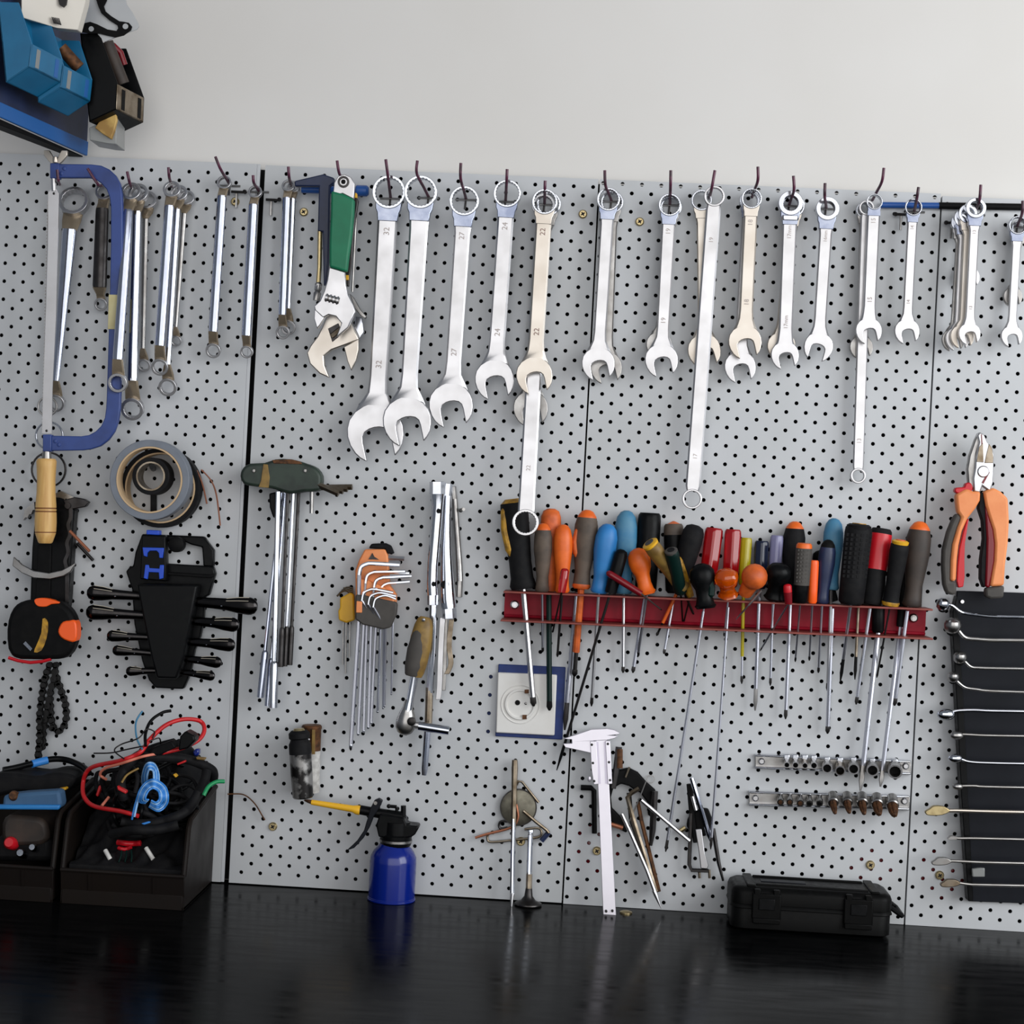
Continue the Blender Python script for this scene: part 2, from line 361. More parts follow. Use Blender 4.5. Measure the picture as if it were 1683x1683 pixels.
def flat_ring(R, rr, Q_, qr, w0, w1, d, label, d2=None, mat='satin', marks=(), ri=.76, th=.006, group='flat double-ended ring wrenches'):
    P = W(*R, d); Q = W(*Q_, d if d2 is None else d2); s = PM(d); u, v = axes(P, Q); L = (Q-P).length
    t = Th('ring_wrench', label, 'wrench', Q, group)
    for nm, c, r in (('box_end', P, rr*s), ('box_end', Q, qr*s)):
        mb = MB(); mb.annulus(c, u, v, r, r*ri, th*1.25, 48, .05); t.p(nm, mb, mat, .0006)
    a, b = rr*s, qr*s
    mb = MB(); bar(mb, P, u, v, [(a*.86, a*.62, th*.5), (a*1.3, max(a*.62, w0*s/2), th*.5), (a*2, w0*s/2, th*.5), (L*.5, (w0+w1)*s/4, th*.48), (L-b*2.2, w1*s/2, th*.5), (L-b*1.3, max(w1*s/2, b*.62), th*.5), (L-b*.86, b*.62, th*.5)])
    sh = t.p('shaft', mb, mat)
    for tx, f in marks: text_part(t, tx, P+u*L*f+NR*(th*.5+.0004), -u, -v, 7*s, 'ink', par=sh)
    return t
def offset_ring(R, rr, Q_, qr, w0, w1, d, label, d2=None, mat='chrome_blue', off=-.009, tilt=0, group='deep offset ring spanners', ri=.76, fl=1):
    """double ring spanner with cranked necks"""
    s = PM(d); P = W(*R, d+off); Q = W(*Q_, (d if d2 is None else d2)+off); u, v = axes(P, Q); L = (Q-P).length; a, b = rr*s, qr*s
    t = Th('ring_spanner', label, 'wrench', Q, group); th = .006
    for c, r, sg in ((P, a, 1), (Q, b, -1)):
        w_ = (u*cos(.3)+NR*sin(.3)*sg).normalized()
        mb = MB(); mb.annulus(c, w_, v, r, r*(ri-.07), max(th, r*.6), 36, .05, fl); t.p('box_end', mb, 'satin', .0005)
    mb = MB(); bar(mb, P, u, v, [(a*.8, a*.66, th*.4), (a*1.35, a*.62, th*.45, -off*.45), (a*2.0, w0*s/2*.92, th*.5, -off)]); t.p('neck', mb, 'neck_bronze_shaded')
    mb = MB(); bar(mb, P, u, v, [(L-b*.8, b*.66, th*.4), (L-b*1.4, b*.62, th*.5, -off*.45), (L-b*2.4, w1*s/2*.96, th*.5, -off)]); t.p('neck', mb, 'neck_bronze_shaded')
    mb = MB(); n = 12; rings = []
    for dd, w_ in ((a*1.9, w0*.94), (a*2.2, w0), (L*.5, (w0+w1)/2), (L-b*2.7, w1), (L-b*2.4, w1*.94)):
        c = P+u*dd-NR*off; hw = w_*s/2
        rings.append([c+v*hw*cos(2*pi*k/n)+NR*hw*.62*sin(2*pi*k/n) for k in range(n)])
    mb.loft(rings); t.p('shaft', mb, mat, ang=60)
    return t
def hook(base, mid, tip, label, pin=True, d1=.056, under=None):
    p0 = W(*base, .0); t = Th('wire_hook', label, 'hook', p0, 'wire hooks along the top of the panels')
    pts = cr([tuple(W(base[0], base[1], .0)), tuple(W(base[0]*.6+mid[0]*.4, base[1]*.6+mid[1]*.4, d1*.45)), tuple(W(*mid, d1)), tuple(W(*tip, d1+.004))], 5)
    if under: pts = cr([tuple(W(*base, 0)), tuple(W(under[0], under[1]+2, d1*.5)), tuple(W(*under, d1-.004)), tuple(W(*mid, d1)), tuple(W(*tip, d1+.001))], 6)
    mb = MB(); mb.tube(pts, .0019, 8); t.p('wire', mb, 'plum_paint')
    if pin:
        mb = MB(); mb.tube([W(base[0]-17, base[1]+1, .0014), W(base[0]+17, base[1]+2, .0014)], .0014, 8); t.p('cross_pin', mb, 'steel')
        mb = MB(); mb.tube([W(base[0], base[1]-2, .0014), W(base[0]-2, base[1]+17, .0014)], .0013, 8); t.p('stem', mb, 'dark_steel')
    return t

# ------------------------------------------------------------ wrenches along the top
A, B, C_ = .028, .018, .009           # front, middle and back layer
combo((640, 316.7), 27.5, (617, 709), 47, 33, 29, A, 'widest-jawed combination wrench, stamped 32', num='32', th=.009)
combo((692, 316.7), 27.3, (669, 691), 40, 31, 27, A+.012, 'big combination wrench with jaw overlapping the one stamped 32', th=.009)
combo((763.4, 331), 24.5, (741, 664.6), 36.5, 26, 25, A, 'satin wrench stamped 27 beside the big overlapping pair', num='27')
combo((834, 319), 22.8, (812.7, 622.7), 32.5, 26.5, 26, A, 'satin wrench stamped 24 beside the warm-toned one stamped 22', num='24')
combo((895.4, 332.4), 21, (878, 616), 30, 25.5, 25, A+.024, 'warm-toned combination wrench stamped 22 above a hanging ring wrench', 'satin_warm', num='22')
combo((902, 336), 20, (872, 670), 28.5, 16, 18, C_, 'grey combination wrench mostly hidden behind the one stamped 22', 'steel')
flat_ring((893, 338), 19, (863.7, 859), 21.5, 24, 26, B+.002, 'long flat ring wrench reaching down over the black-and-yellow screwdriver', d2=.060, marks=(('22', .83),))
combo((1000, 328.5), 19, (983, 596.6), 27, 21, 20, A, 'front satin wrench of the overlapping pair at the panel seam')
combo((1006, 333), 18.5, (996, 603), 26, 19, 19, C_, 'rear satin wrench of the overlapping pair at the panel seam', 'steel')
combo((1100.6, 337.6), 18.5, (1086.8, 591), 27, 22, 20, A, 'satin wrench stamped 19 beside the long ring wrench', num='19')
combo((1103, 341), 17.5, (1083, 566), 21, 14, 14, C_, 'small grey wrench hidden behind the wrench stamped 19', 'steel')
flat_ring((1174, 323), 17, (1137.4, 820), 16.3, 24, 24, A, 'long flat ring wrench stamped 17 in front of a warm-toned wrench', marks=(('19', .145), ('17', .86)))
combo((1153, 330), 17, (1157, 575), 27, 17, 18, B-.004, 'warm-toned wrench behind the long ring wrench stamped 17', 'satin_warm')
combo((1235, 327), 16.8, (1224, 561), 27, 22, 22, A, 'warm-toned wrench stamped 18 overlapping a lower jaw', 'satin_warm', num='18')
combo((1231, 331), 16, (1216, 602), 25.5, 20, 20, B-.004, 'satin wrench showing its jaw below the one stamped 18')
combo((1299, 335), 20, (1289.5, 583), 22.5, 23.5, 22, A, 'satin ratchet wrench stamped 17mm with a collar under its ring', num='17mm', ri=.6, flange=True, ring_th=1.7)
combo((1303, 339), 19, (1284, 568), 23, 19, 19, B-.004, 'warm-toned wrench behind the ratchet wrench stamped 17mm', 'satin_warm')
combo((1359.3, 344), 19, (1345, 569), 23.5, 20, 19.5, A, 'satin ratchet wrench with a thick oval ring, alone on its hook', ri=.6, num='16mm', numj=False, ring_th=1.9, rot=-12)
combo((1436.5, 332.4), 13.2, (1427, 543), 21, 20.5, 19.5, A, 'satin wrench in front of the long ring wrench stamped 13', num='15')
flat_ring((1424, 342), 12.5, (1410, 782), 12.6, 18, 17.5, B, 'long flat ring wrench stamped 13', marks=(('13', .87),), ri=.7)
combo((1419, 346), 12.5, (1415, 570), 18.5, 12, 13, C_, 'grey wrench behind the long ring wrench stamped 13', 'steel')
combo((1500.5, 341.6), 14, (1490, 544), 20, 15.5, 15, A, 'slim satin wrench hung over the blue end of the rod', num='14')
combo((1602.5, 343), 16.5, (1592.5, 548), 17.5, 15, 14.5, A+.024, 'front satin wrench of the nested bunch beside the pliers', ri=.62, ring_th=1.8, num='13')
for k, (rx, ry, jx, jy, jr, dd) in enumerate(((1590, 352, 1581, 552, 19, .040), (1583, 359, 1573, 556, 19, .031), (1578, 366, 1566, 558, 18, .022))):
    combo((rx, ry), 15.5, (jx, jy), jr, 10, 10, dd, ('warm-toned', 'satin', 'grey')[k]+' wrench nested behind the front one of the bunch beside the pliers', ('satin_warm', 'satin', 'steel')[k], ri=.62, th=.006, group='wrenches nested in the bunch')
combo((1592, 352), 12, (1592, 455), 17, 11, 12, .0135, 'short satin wrench with its jaw halfway up the nested bunch', 'satin', th=.005)
combo((1672, 371), 15, (1662, 552), 17, 14, 13, .022, 'satin wrench on the last hook right of the nested bunch')
combo((1676, 376), 14, (1664, 487), 15, 10, 10, .010, 'small grey wrench behind the wrench on the last hook', 'steel')

# ring spanners on the left
offset_ring((122, 332), 25, (92, 662), 15, 26, 12, .025, 'large cranked ring spanner hanging behind the hacksaw blade', d2=.02, fl=1, ri=.82)
offset_ring((172, 316), 15, (166, 500), 11, 22, 24, .021, 'dark cranked ring spanner behind the blue hacksaw bow', mat='dark_steel')
offset_ring((216, 316), 16.5, (194, 629), 15.8, 17, 18, .049, 'ring spanner with its lower ring over the hacksaw bow', d2=.075)
offset_ring((228, 318), 16.5, (218, 671.5), 19, 18, 22, .033, 'longest cranked ring spanner of the bunch beside the hacksaw', mat='chrome')
offset_ring((243, 330), 16, (237, 600), 11, 10, 8, .018, 'thin ring spanner at the back of the bunch beside the hacksaw', mat='steel')
offset_ring((283, 312), 14.7, (263, 603), 14.3, 17, 17, .043, 'front ring spanner of the three above the tape rolls')
offset_ring((295, 318), 14, (276, 636), 15.3, 12, 11, .030, 'longest ring spanner of the three above the tape rolls', mat='chrome')
offset_ring((307, 326), 13.5, (290, 560), 9, 9, 6, .018, 'thin rear ring spanner of the three above the tape rolls', mat='steel')
offset_ring((368.6, 300.6), 12.2, (350.7, 576), 12.6, 16, 16, .028, 'single ring spanner left of the wide panel gap', ri=.78)
offset_ring((419.6, 316), 11.4, (405.6, 578), 10.6, 16, 16, .028, 'single ring spanner hanging over the wide panel gap', ri=.78)
offset_ring((474, 306), 10.8, (465, 546), 11.5, 14, 13, .034, 'front ring spanner of the pair beside the green-handled wrench')
offset_ring((483, 308), 10.5, (474, 538), 12.5, 13, 10, .022, 'rear ring spanner of the pair beside the green-handled wrench', mat='chrome')

HK = [((98, 303), (95, 290), (94, 279), 'behind the hacksaw blade', 0), ((170, 305), (154, 293), (144, 277), 'crossing the hacksaw bow', 0),
 ((217, 314), (213, 300), (209, 282), 'carrying the bunch of ring spanners beside the hacksaw', 0), ((282, 307), (278, 290), (277, 275), 'carrying the three ring spanners above the tape rolls', 0),
 ((378, 304), (362, 277), (354, 257.5), 'carrying the single ring spanner left of the panel gap', 1), ((425, 314), (417, 300), (416, 288), 'carrying the ring spanner over the panel gap', 1),
 ((478, 305), (475, 290), (474, 274), 'carrying the pair of ring spanners by the green-handled wrench', 0), ((565, 300), (557, 283), (554, 264), 'carrying the green-handled adjustable wrench', 0),
 ((642, 325), (637, 285), (634, 262), 'carrying the widest-jawed wrench', 1), ((704.6, 324), (685, 285), (686, 264), 'carrying the big wrench whose jaw overlaps the widest one', 1),
 ((766, 327), (757, 293), (757.4, 268), 'carrying the satin wrench beside the big overlapping pair', 1), ((831, 330), (832.7, 296), (833.5, 278), 'carrying the satin wrench beside the warm-toned one with a hanging ring wrench', 1),
 ((895, 335), (895.5, 312), (896, 297), 'carrying the warm-toned wrench and the longest ring wrench', 1), ((1005, 330), (995, 304), (994, 280), 'carrying the overlapping pair at the panel seam', 1),
 ((1101, 336), (1102, 305), (1102.5, 280), 'carrying the single wrench right of the panel seam', 1), ((1166, 326), (1170, 308), (1175, 280), 'carrying the long ring wrench above the red transparent handles', 0),
 ((1236, 324), (1245.6, 296), (1245.6, 274), 'carrying the warm-toned wrench with a lower jaw behind', 0), ((1297, 337), (1305, 311.5), (1304, 289), 'carrying the collared ratchet wrench', 1),
 ((1358, 342), (1355.5, 322), (1356, 301), 'carrying the ratchet wrench with the oval ring', 1), ((1434, 329), (1449.5, 298), (1452.7, 276), 'carrying the wrench left of the blue rod end', 0),
 ((1503, 347), (1507, 324.6), (1509.7, 307.6), 'carrying the slim wrench over the blue rod end', 1), ((1602, 352), (1610, 328), (1612, 303.7), 'carrying the nested bunch of wrenches', 1),
 ((1672, 372), (1680, 350), (1681, 330), 'carrying the wrench right of the nested bunch', 1)]
for b_, md, tp, lb, pn in HK: hook(b_, md, tp, 'plum wire hook '+lb, bool(pn), .0695 if b_[0] < 180 else .064 if b_[0] == 1602 else .056, (96, 297) if b_[0] == 98 else (161, 303) if b_[0] == 170 else None)
# peg pins seen beside the rings
for k, (x, y, lb) in enumerate(((391, 315, 'beside the single ring spanner left of the panel gap'), (448, 328, 'beside the ring spanner over the panel gap'), (1483, 352, 'beside the slim wrench on the blue rod'), (1566, 366, 'beside the nested bunch of wrenches'))):
    t = Th('peg_pin', 'small steel peg pin '+lb, 'peg', W(x, y, 0), 'peg pins')
    mb = MB(); mb.tube([W(x-11, y, .008), W(x+11, y+1, .008)], .0018, 8); mb.ball(W(x-11 if k > 1 else x+11, y, .008), .003, 8); t.p('pin', mb, 'dark_steel')
    mb = MB(); mb.tube([W(x-2, y, .006), W(x-3, y+26, .004)], .0016, 6); t.p('stem', mb, 'steel')
# blue and black rod behind the right-hand wrenches
t = Th('tool_rod', 'thin horizontal rod, blue at one end and black at the other', 'rod', W(1560, 338, 0))
mb = MB(); mb.tube([W(1448, 337, .0048), W(1545, 338, .0048)], 5*PM(), 14); t.p('blue_sleeve', mb, 'rod_blue', label='blue sleeve')
mb = MB(); mb.tube([W(1543, 338, .0048), W(1720, 341, .0048)], 5.6*PM(), 14); t.p('black_sleeve', mb, 'matte_black', label='black sleeve')

# ------------------------------------------------------------ adjustable wrenches and blue T-handle by the green grip
t = Th('adjustable_wrench', 'adjustable wrench with a green grip', 'wrench', W(556, 545, .05))
dg = .056
mb = MB(); mb.plate([(547, 322), (549, 300), (556, 289), (566, 286), (577, 291), (583, 302), (581, 327), (563, 318)], dg-.006, dg+.004); t.p('end_cap', mb, 'satin', .001)
mb = MB(); u_, v_ = V((1, 0, 0)), V((0, 0, 1)); mb.annulus(W(564.5, 299, dg+.0045), u_, v_, 9.5*PM(), 6*PM(), .002, 20); t.p('hanging_hole', mb, 'dark_steel')
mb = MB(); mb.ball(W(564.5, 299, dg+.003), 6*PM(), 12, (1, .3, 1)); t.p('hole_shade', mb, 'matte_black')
mb = MB(); mb.plate([(544, 313), (563, 318), (582, 327), (581, 352), (578, 384), (573, 420), (570, 447), (556, 443), (541, 439), (541, 400), (543, 350)], dg-.007, dg+.006); t.p('grip', mb, 'green_grip', .003, seg=3)
mb = MB(); mb.plate([(541, 439), (567, 447), (568, 468), (572, 485), (580, 500), (584, 512), (578, 524), (572, 538), (556, 552), (553, 553), (561, 531), (552, 520), (540, 517), (531, 522), (518, 510), (516, 503), (526, 494), (533, 478), (538, 460)], dg-.006, dg+.003, ); t.p('head', mb, 'satin', .0015)
mb = MB(); mb.plate([(517, 504), (531, 514), (533, 521), (526, 534), (521, 540), (516, 524)], dg-.005, dg+.002); t.p('moving_jaw', mb, 'satin', .001)
mb = MB(); mb.lathe(W(535, 489, dg+.001), W(558, 495, dg+.001), [(0, 6*PM()), (1, 6*PM())], 14); o_ = t.p('worm_screw', mb, 'steel')
for k in range(4):
    f = .1+.26*k; c = W(535+23*f, 489+6*f, dg+.001); mb = MB(); ax = (W(558, 495, dg)-W(535, 489, dg)).normalized(); uu, vv = frame(ax)
    mb.annulus(c, uu, vv, 7.4*PM(), 5.5*PM(), .0022, 14); t.p('thread', mb, 'satin', par=o_)
t = Th('adjustable_wrench', 'larger bare-metal adjustable wrench hanging behind the green-gripped one', 'wrench', W(556, 620, .035))
dg = .036
mb = MB(); mb.plate([(576, 330), (585, 322), (589, 330), (584, 360), (580, 400), (576, 445), (573, 470), (566, 470), (570, 400)], dg-.006, dg+.003); t.p('handle', mb, 'dark_steel', .001)
for (x, y) in ((583, 321), (570, 456)):
    mb = MB(); mb.plate([(x-5, y-4), (x+3, y-4), (x+3, y+4), (x-5, y+4)], dg-.005, dg+.005); t.p('yellow_band', mb, 'yellow', .0005, label='yellow band')
mb = MB(); mb.plate([(538, 515), (556, 510), (572, 520), (584, 545), (590, 558), (570, 566), (545, 575), (532, 585), (533, 600), (541, 621), (525, 614), (509, 598), (504, 580), (510, 568), (522, 552), (530, 536)], dg-.007, dg+.003); t.p('head', mb, 'satin_warm', .0015)
mb = MB(); mb.plate([(565, 570), (589, 557), (589, 575), (585, 592), (577, 609), (571, 594)], dg-.006, dg+.0025); t.p('moving_jaw', mb, 'satin_warm', .001)
mb = MB(); mb.plate([(539, 540), (556, 531), (563, 548), (546, 562)], dg+.001, dg+.0045); t.p('worm_slot', mb, 'dark_steel', .0005)
mb = MB(); mb.lathe(W(545, 553, dg+.003), W(560, 541, dg+.003), [(0, .004), (1, .004)], 10); t.p('worm_screw', mb, 'aged')
t = Th('locking_pliers', 'thin steel pliers edge-on behind the adjustable wrenches', 'pliers', W(590, 560, .02))
mb = MB(); mb.tube([W(586, 335, .022), W(583, 400, .022), (W(579, 480, .022))], .0016, 8); t.p('lever', mb, 'steel')
mb = MB(); mb.plate([(574, 482), (581, 488), (592, 508), (602, 520), (600, 524), (592, 518), (582, 506)], .014, .024); t.p('upper_jaw', mb, 'steel', .001)
mb = MB(); mb.plate([(584, 520), (595, 522), (598, 545), (590, 560), (584, 562), (582, 540)], .012, .022); t.p('lower_jaw', mb, 'chrome', .001)
t = Th('hex_driver', 'navy L-shaped grip tool with a slim steel shaft left of the green grip', 'hex driver', W(524, 495, .03))
mb = MB(); mb.plate([(484, 297), (531, 286), (549, 292), (549, 300), (542, 306), (540, 430), (536, 465), (532, 470), (530, 381), (522, 380), (524, 306), (484, 306)], .030, .040); t.p('grip', mb, 'navy', .003)
mb = MB(); mb.tube([W(526, 378, .036), W(525, 440, .036), W(523, 466, .036)], [.0032, .003, .003], 10); t.p('shaft', mb, 'brass')
mb = MB(); mb.lathe(W(524, 464, .036), W(520, 494, .036), [(0, .003), (.1, .0048), (.4, .0048), (.5, .0035), (.6, .005), (1, .0045)], 10); t.p('swivel_joint', mb, 'steel')
t = Th('t_bar', 'bright blue round bar crossing behind the green-gripped wrench', 'bar', W(548, 316, .01))
mb = MB(); mb.lathe(W(496, 311, .016), W(606, 314, .016), [(0, .005), (.8, .005), (.82, .0072), (.97, .0072), (1, .005)], 14); t.p('bar', mb, 'rod_blue')
# ------------------------------------------------------------ hacksaw
t = Th('hacksaw', 'hacksaw with a blue bow and turned wooden handle', 'hacksaw', W(75, 893, .05)); dh = .058
mb = MB(); out_ = [(82, 269), (150, 270), (166, 272), (179, 278), (190, 288), (197, 301), (200, 318), (201, 340), (201, 420), (198, 640), (197, 670), (194, 692), (188, 709), (178, 723), (165, 733), (150, 738), (136, 740), (84, 741)]
in_ = [(84, 716), (133, 717), (146, 715), (157, 709), (166, 700), (172, 687), (174, 672), (175, 655), (180, 500), (182, 400), (182, 340), (180, 324), (175, 311), (166, 301), (157, 295), (147, 292), (82, 292)]
mb.plate(out_+in_, dh-.004, dh+.004); t.p('bow', mb, 'saw_blue', .0012)
mb = MB(); mb.plate([(70, 714), (84, 714), (84, 742), (70, 742)], dh-.006, dh+.006); t.p('lower_bracket', mb, 'saw_blue', .001)
mb = MB(); mb.plate([(82, 268), (97, 268), (97, 293), (82, 293)], dh-.006, dh+.006); t.p('upper_bracket', mb, 'saw_blue', .001)
for x, y in ((106, 277), (101, 285), (91, 725), (97, 731)):
    mb = MB(); mb.ball(W(x, y, dh+.004), 3.6*PM(), 8, (1, .5, 1)); t.p('rivet', mb, 'saw_blue')
mb = MB(); mb.plate([(79, 316), (85, 311), (93, 311), (97, 318), (96, 360), (92, 520), (86, 640), (85, 712), (69, 712), (71, 640), (76, 500), (79, 400)], dh+.001, dh+.0028); bl = t.p('blade', mb, 'satin', label='pale steel blade')
mb = MB(); mb.tube([W(88, 292, dh+.002), W(89, 314, dh+.002)], .0035, 8); t.p('blade_pin', mb, 'satin')
teeth = MB(); 
for k in range(70):
    y = 330+k*5.4; x = 79-(y-330)*.024
    teeth.plate([(x, y), (x-2, y+2.7), (x, y+5)], dh+.0012, dh+.0026)
t.p('teeth', teeth, 'steel', par=bl)
for x, y in ((88.5, 318), (76.5, 708)):
    mb = MB(); mb.ball(W(x, y, dh+.003), 2.2*PM(), 8, (1, .4, 1)); t.p('rivet', mb, 'dark_steel', par=bl)
mb = MB(); mb.plate([(178.5, 484), (196, 484.5), (195, 541), (177, 541)], dh-.0048, dh+.0048); t.p('tape_wrap', mb, 'masking', .0005, label='yellowed tape wrap')
mb = MB(); mb.lathe(W(91, 268, dh), W(91, 258, dh), [(0, .004), (1, .004)], 8)
for sx in (-1, 1): mb.plate([(91+sx*2, 268), (91+sx*5, 256), (91+sx*10, 247), (91+sx*19, 247), (91+sx*19, 255), (91+sx*12, 264), (91+sx*7, 269)], dh-.0025, dh+.0025)
t.p('wing_nut', mb, 'satin_warm', .0006)
mb = MB(); mb.lathe(W(77, 740, dh), W(76.5, 757, dh), [(0, 6.6*PM()), (.8, 8*PM()), (1, 8*PM())], 16); t.p('ferrule', mb, 'steel')
s_ = PM(dh)
mb = MB(); mb.lathe(W(76.5, 754, dh), W(74.5, 893, dh), [(0, 14.5*s_), (.03, 16.6*s_), (.1, 16*s_), (.25, 15*s_), (.4, 15.4*s_), (.55, 17*s_), (.576, 17.2*s_), (.58, 16.3*s_), (.592, 16.3*s_), (.596, 17.3*s_), (.614, 17.4*s_), (.618, 16.5*s_), (.63, 16.5*s_), (.634, 17.5*s_), (.75, 18*s_), (.86, 17.4*s_), (.865, 16.8*s_), (.875, 16.8*s_), (.88, 17*s_), (.985, 12*s_), (1, 10*s_)], 24)
hd = t.p('handle', mb, 'wood', label='turned pale wooden handle')
for f in (.586, .624, .87):
    c = W(76.5, 754, dh).lerp(W(74.5, 893, dh), f); uu, vv = frame(W(74.5, 893, dh)-W(76.5, 754, dh)); mb = MB(); mb.annulus(c, uu, vv, 16.9*s_, 16*s_, .0012, 24); t.p('groove', mb, 'wood_groove', par=hd)

# ------------------------------------------------------------ split rings and chain wrench behind the saw
for k, (x, y, r, dd, lb) in enumerate(((78, 668, 17, .024, 'small steel split ring behind the lower end of the saw blade'), (81, 716, 24, .016, 'large steel split ring behind the blue saw bracket'), (80, 772, 30, .010, 'dark steel ring behind the wooden saw handle'))):
    mb = MB(); mb.annulus(W(x, y, dd), V((1, 0, 0)), V((0, 0, 1)), r*PM(), (r-3)*PM(), .003, 32); solo('split_ring', lb, 'ring', mb, ('steel', 'chrome', 'dark_steel')[k], bev=.0006)
t = Th('chain_wrench', 'dark toothed pipe wrench hanging behind the wooden saw handle', 'chain wrench', W(80, 1000, .01))
mb = MB(); mb.plate([(60, 815), (100, 818), (112, 830), (122, 836), (120, 860), (112, 990), (108, 1010), (48, 1010), (52, 900)], .004, .026); t.p('body', mb, 'black_plastic', .003)
mb = MB(); mb.plate([(62, 895), (84, 895), (82, 985), (58, 985)], .025, .030); t.p('channel', mb, 'matte_black', .001)
mb = MB(); jw = [(86, 813), (100, 807), (121, 817)]+[(121-k*3, 819+(k % 2)*2.2) for k in range(9)]+[(94, 822), (86, 822)]; mb.plate(jw, .012, .022); t.p('toothed_jaw', mb, 'steel', label='grey serrated jaw')
mb = MB(); mb.plate([(56, 825), (40, 838), (38, 855), (42, 850), (45, 851), (48, 845), (51, 845), (54, 838), (57, 838)], .012, .022); t.p('toothed_jaw', mb, 'steel', label='grey serrated jaw')
mb = MB(); mb.plate([(104, 822), (122, 817), (138, 820), (146, 825), (140, 833), (124, 836), (110, 838)], .018, .028); t.p('pawl', mb, 'dark_steel', .001)
mb = MB(); mb.lathe(*LN(111, 831, .027, .031), [(0, 5*PM()), (1, 5*PM())], 14); t.p('pivot_bolt', mb, 'dark_steel')
wav = [(113, 832), (113, 850), (109, 862), (112, 878), (107, 892), (109, 908), (104, 922), (107, 940), (107, 990)]
mb = MB(); mb.plate(cr(wav, 4)+[(a+6, b) for a, b in reversed(cr(wav, 4))], .027, .0285); t.p('wavy_edge_strip', mb, 'dark_steel')
t = Th('crescent_claw', 'grey crescent-shaped steel claw across the dark pipe wrench', 'claw', W(80, 950, .03))
mb = MB(); mb.plate([(22, 915), (36, 928), (55, 938), (80, 942), (102, 937), (115, 930), (124, 925), (116, 940), (104, 947), (82, 952), (55, 950), (36, 942), (20, 930)], .031, .036); t.p('claw', mb, 'steel', .001)
t = Th('chisel_peg', 'slim copper-tipped steel peg leaning out from the panel by the pipe wrench', 'peg', W(130, 890, 0))
mb = MB(); mb.tube([W(115, 873, .032), W(147, 906, .040)], .0022, 8); t.p('shank', mb, 'copper_wire')
mb = MB(); mb.tube([W(127, 893, .003), W(153, 921, .006)], .0022, 8); t.p('stem', mb, 'dark_steel')

# ------------------------------------------------------------ tape measure and roller chain
t = Th('tape_measure', 'black and orange tape measure hanging below the pipe wrench', 'tape measure', W(72, 1088, .05)); dt = .06
outl = [(20, 1000), (32, 990), (52, 985), (75, 985), (95, 988), (110, 998), (120, 1012), (125, 1032), (123, 1055), (116, 1072), (104, 1082), (84, 1084), (50, 1084), (18, 1080), (10, 1050), (12, 1020)]
mb = MB(); mb.plate(outl, .034, dt, 2); t.p('case', mb, 'matte_black', .006, seg=3)
mb = MB(); mb.plate([(56, 986), (64, 983), (78, 984), (95, 989), (96, 992), (84, 993), (76, 997), (64, 997), (58, 993)], dt-.01, dt+.002, 2); t.p('orange_pad', mb, 'orange_bright', .001, label='orange pad')
mb = MB(); mb.plate([(97, 1030), (103, 1022), (114, 1020), (123, 1020), (126, 1035), (124, 1054), (112, 1054), (100, 1048), (95, 1039)], .040, dt+.002, 2); t.p('orange_pad', mb, 'orange_bright', .002, label='orange pad')
mb = MB(); mb.plate([(70, 1017), (77, 1019), (79, 1030), (76, 1050), (68, 1069), (56, 1072), (60, 1060), (68, 1040)], dt-.004, dt+.0008, 2); t.p('label', mb, 'yellow_worn', label='worn yellow crescent label')
mb = MB(); mb.tube([W(x, y, dt-.004) for x, y in ((14, 1081), (30, 1086), (50, 1089), (70, 1087), (84, 1083))], .0022, 8); t.p('red_strip', mb, 'red')
mb = MB(); mb.plate([(38, 1058), (42, 1054), (53, 1066), (50, 1070)], dt+.001, dt+.002); t.p('belt_clip', mb, 'chrome')
ch = Th('roller_chain', 'black roller chain dangling below the tape measure', 'chain', W(65, 1245, .01))
lk = MB()
for sx in (-1, 1):
    lk.annulus(V((0, sx*.0028, -.0045)), V((1, 0, 0)), V((0, 0, 1)), .0042, .0012, .0014, 10); lk.annulus(V((0, sx*.0028, .0045)), V((1, 0, 0)), V((0, 0, 1)), .0042, .0012, .0014, 10)
    lk.aabb(-.0026, .0026, sx*.0028-.0007, sx*.0028+.0007, -.004, .004)
lk.tube([V((0, -.0036, -.0045)), V((0, .0036, -.0045))], .0026, 8)
lkm = mesh_of('link', lk, V((0, 0, 0)), 'chain_black')
def chain_run(path, d):
    pts = [W(x, y, d) for x, y in cr(path, 12)]; acc = 0; step = .0092; last = pts[0]; k = 0
    for i in range(1, len(pts)):
        seg = (pts[i]-pts[i-1]).length; acc += seg
        while acc >= step:
            acc -= step; q = pts[i]; dr = (pts[i]-pts[i-1]).normalized()
            ch.copy('link', lkm, q+NR*(.0016 if k % 2 else 0), (0, math.atan2(dr.x, dr.z), 0)); k += 1
chain_run([(84, 1086), (76, 1110), (70, 1140), (66, 1175), (66, 1210), (63, 1246)], .022)
chain_run([(92, 1086), (90, 1110), (84, 1135), (78, 1165), (72, 1200), (70, 1225)], .014)
chain_run([(88, 1098), (99, 1130), (108, 1160), (108, 1185), (98, 1200), (88, 1195), (84, 1175), (83, 1150)], .010)

